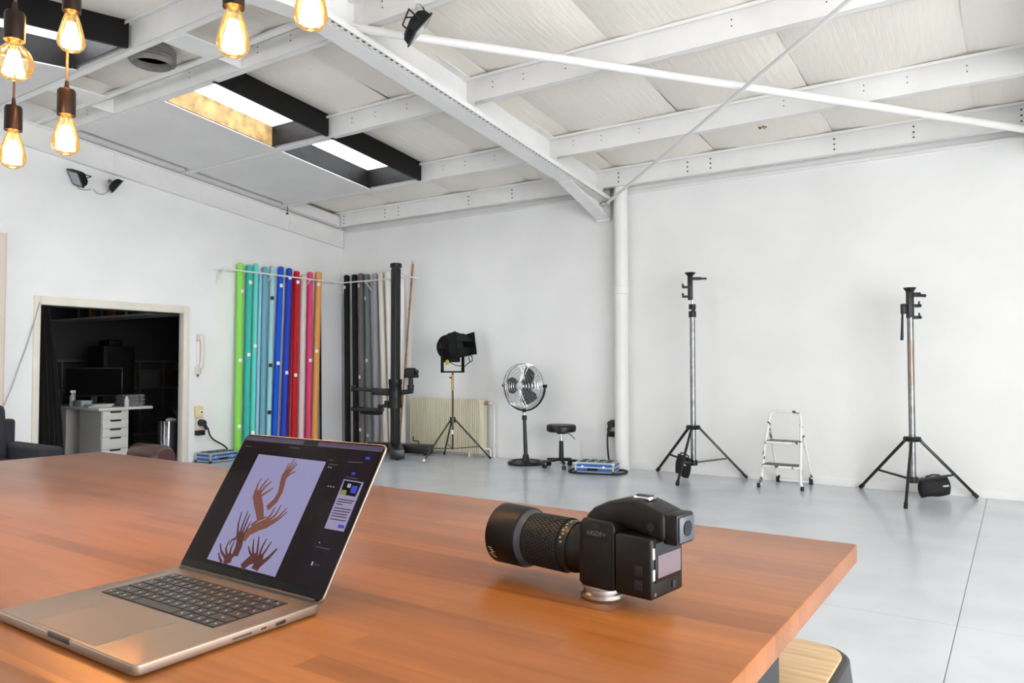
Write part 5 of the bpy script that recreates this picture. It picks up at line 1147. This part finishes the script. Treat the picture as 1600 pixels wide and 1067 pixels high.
# loft shelf with books seen under the door head
sh = at(245, 488, X=-10.4); sy, sz = sh.y, sh.z
t = thing('loft_shelf', 'high white shelf in the dark office carrying books', 'shelf', (-13.6, sy, sz))
MB().span((0, 0, -0.03), (3.3, 0.40, 0)).build('shelf_board', M('shelf_white', (220, 220, 222), 0.5), t)
for x in (0.3, 1.7, 3.0): MB().bar((x, 0.37, 0), (x, 0.37, 2.6 - sz), 0.02, 0.02).build('hanger', satin_m, t)
bc = [(150, 146, 140), (60, 56, 54), (24, 30, 46), (186, 140, 66), (150, 96, 40), (70, 62, 58), (120, 118, 122), (40, 38, 40), (142, 76, 40), (200, 108, 60), (90, 70, 60), (60, 54, 50), (180, 176, 168), (44, 60, 50)]
bw = ['grey', 'dark brown', 'navy', 'ochre', 'amber brown', 'umber', 'silver grey', 'near black', 'rust brown', 'orange', 'cocoa', 'charcoal brown', 'off-white', 'bottle green']
x = -12.75
for k, (rgb, wd) in enumerate(zip(bc, bw)):
    w_ = 0.07 + 0.05 * ((k * 7) % 3)
    o = thing('shelf_book', wd + ' spined book standing on the high office shelf', 'book', (x, sy + 0.03, sz), group='books on the high shelf')
    MB().span((0, 0, 0), (w_ - 0.004, 0.22, 0.25 + 0.02 * (k % 3))).build('cover', M('book_' + str(k), rgb, 0.6), o, bevel=0.002); MB().span((0.006, 0.01, 0.004), (w_ - 0.010, 0.223, 0.245)).build('pages', M('paper_white', (205, 204, 200), 0.7), o)
    x += w_
# storage shelf along the far office wall
t = thing('cube_shelf', 'long low shelf unit along the far office wall', 'shelf', (OX, 3.6, 0))
gw = M('grey_laminate', (120, 120, 120), 0.6)
MB().span((0, 0, 1.36), (0.40, 5.1, 1.40)).build('top_board', gw, t); MB().span((0, 0, 0.86), (0.40, 5.1, 0.89)).build('mid_board', gw, t); MB().span((0, 0, 0.0), (0.40, 5.1, 0.04)).build('base_board', gw, t)
for k in range(12): MB().span((0, k * 0.46, 0.04), (0.40, k * 0.46 + 0.03, 1.36)).build('upright', gw, t)
for k in range(11):
    if k in (4, 7): continue
    y = 3.6 + 0.05 + k * 0.46
    o = thing('storage_box', ('cardboard brown', 'grey', 'dark brown', 'tan')[k % 4] + ' storage box in the low shelf, compartment %s from the curtain side' % ('one', 'two', 'three', 'four', 'five', 'six', 'seven', 'eight', 'nine', 'ten', 'eleven')[k], 'box', (OX + 0.05, y, 0.89), group='boxes in the low shelf')
    MB().span((0, 0, 0), (0.32, 0.36, 0.30)).build('carton', M('carton_%d' % (k % 4), ((150, 118, 80), (120, 120, 124), (84, 66, 52), (166, 138, 100))[k % 4], 0.8), o, bevel=0.004); MB().span((-0.005, -0.006, 0.28), (0.326, 0.366, 0.33)).build('lid', M('carton_%d' % (k % 4)), o, bevel=0.004)
def tallbox(loc, size, rgb, name, label, cat):
    t = thing(name, label, cat, loc)
    MB().span((0, -size[1] / 2, 0), (size[0], size[1] / 2, size[2])).build('body', M(name + '_mat', rgb, 0.6), t, bevel=0.02)
    return t
t = tallbox((OX + 0.02, 4.45, 1.40), (0.35, 0.32, 0.36), (56, 56, 58), 'loudspeaker', 'dark box loudspeaker on top of the low shelf', 'speaker')
MB().cyl((0.35, 0, 0.14), (0.356, 0, 0.14), 0.10, n=20).build('cone', rubber_m, t)
t = tallbox((-12.6, 6.55, 0), (0.5, 0.52, 1.62), (14, 14, 15), 'equipment_tower', 'tall black equipment tower in the dark office', 'cabinet')
MB().span((0.5, -0.18, 0.9), (0.52, 0.18, 1.5)).build('front_grille', rubber_m, t); MB().span((0.05, -0.12, 1.62), (0.4, 0.12, 1.72)).build('top_case', rubber_m, t, bevel=0.03)
t = tallbox((-10.9, 4.45, 0), (0.4, 0.02, 0.66), (176, 96, 30), 'orange_panel', 'upright orange board between curtain and desk', 'panel')
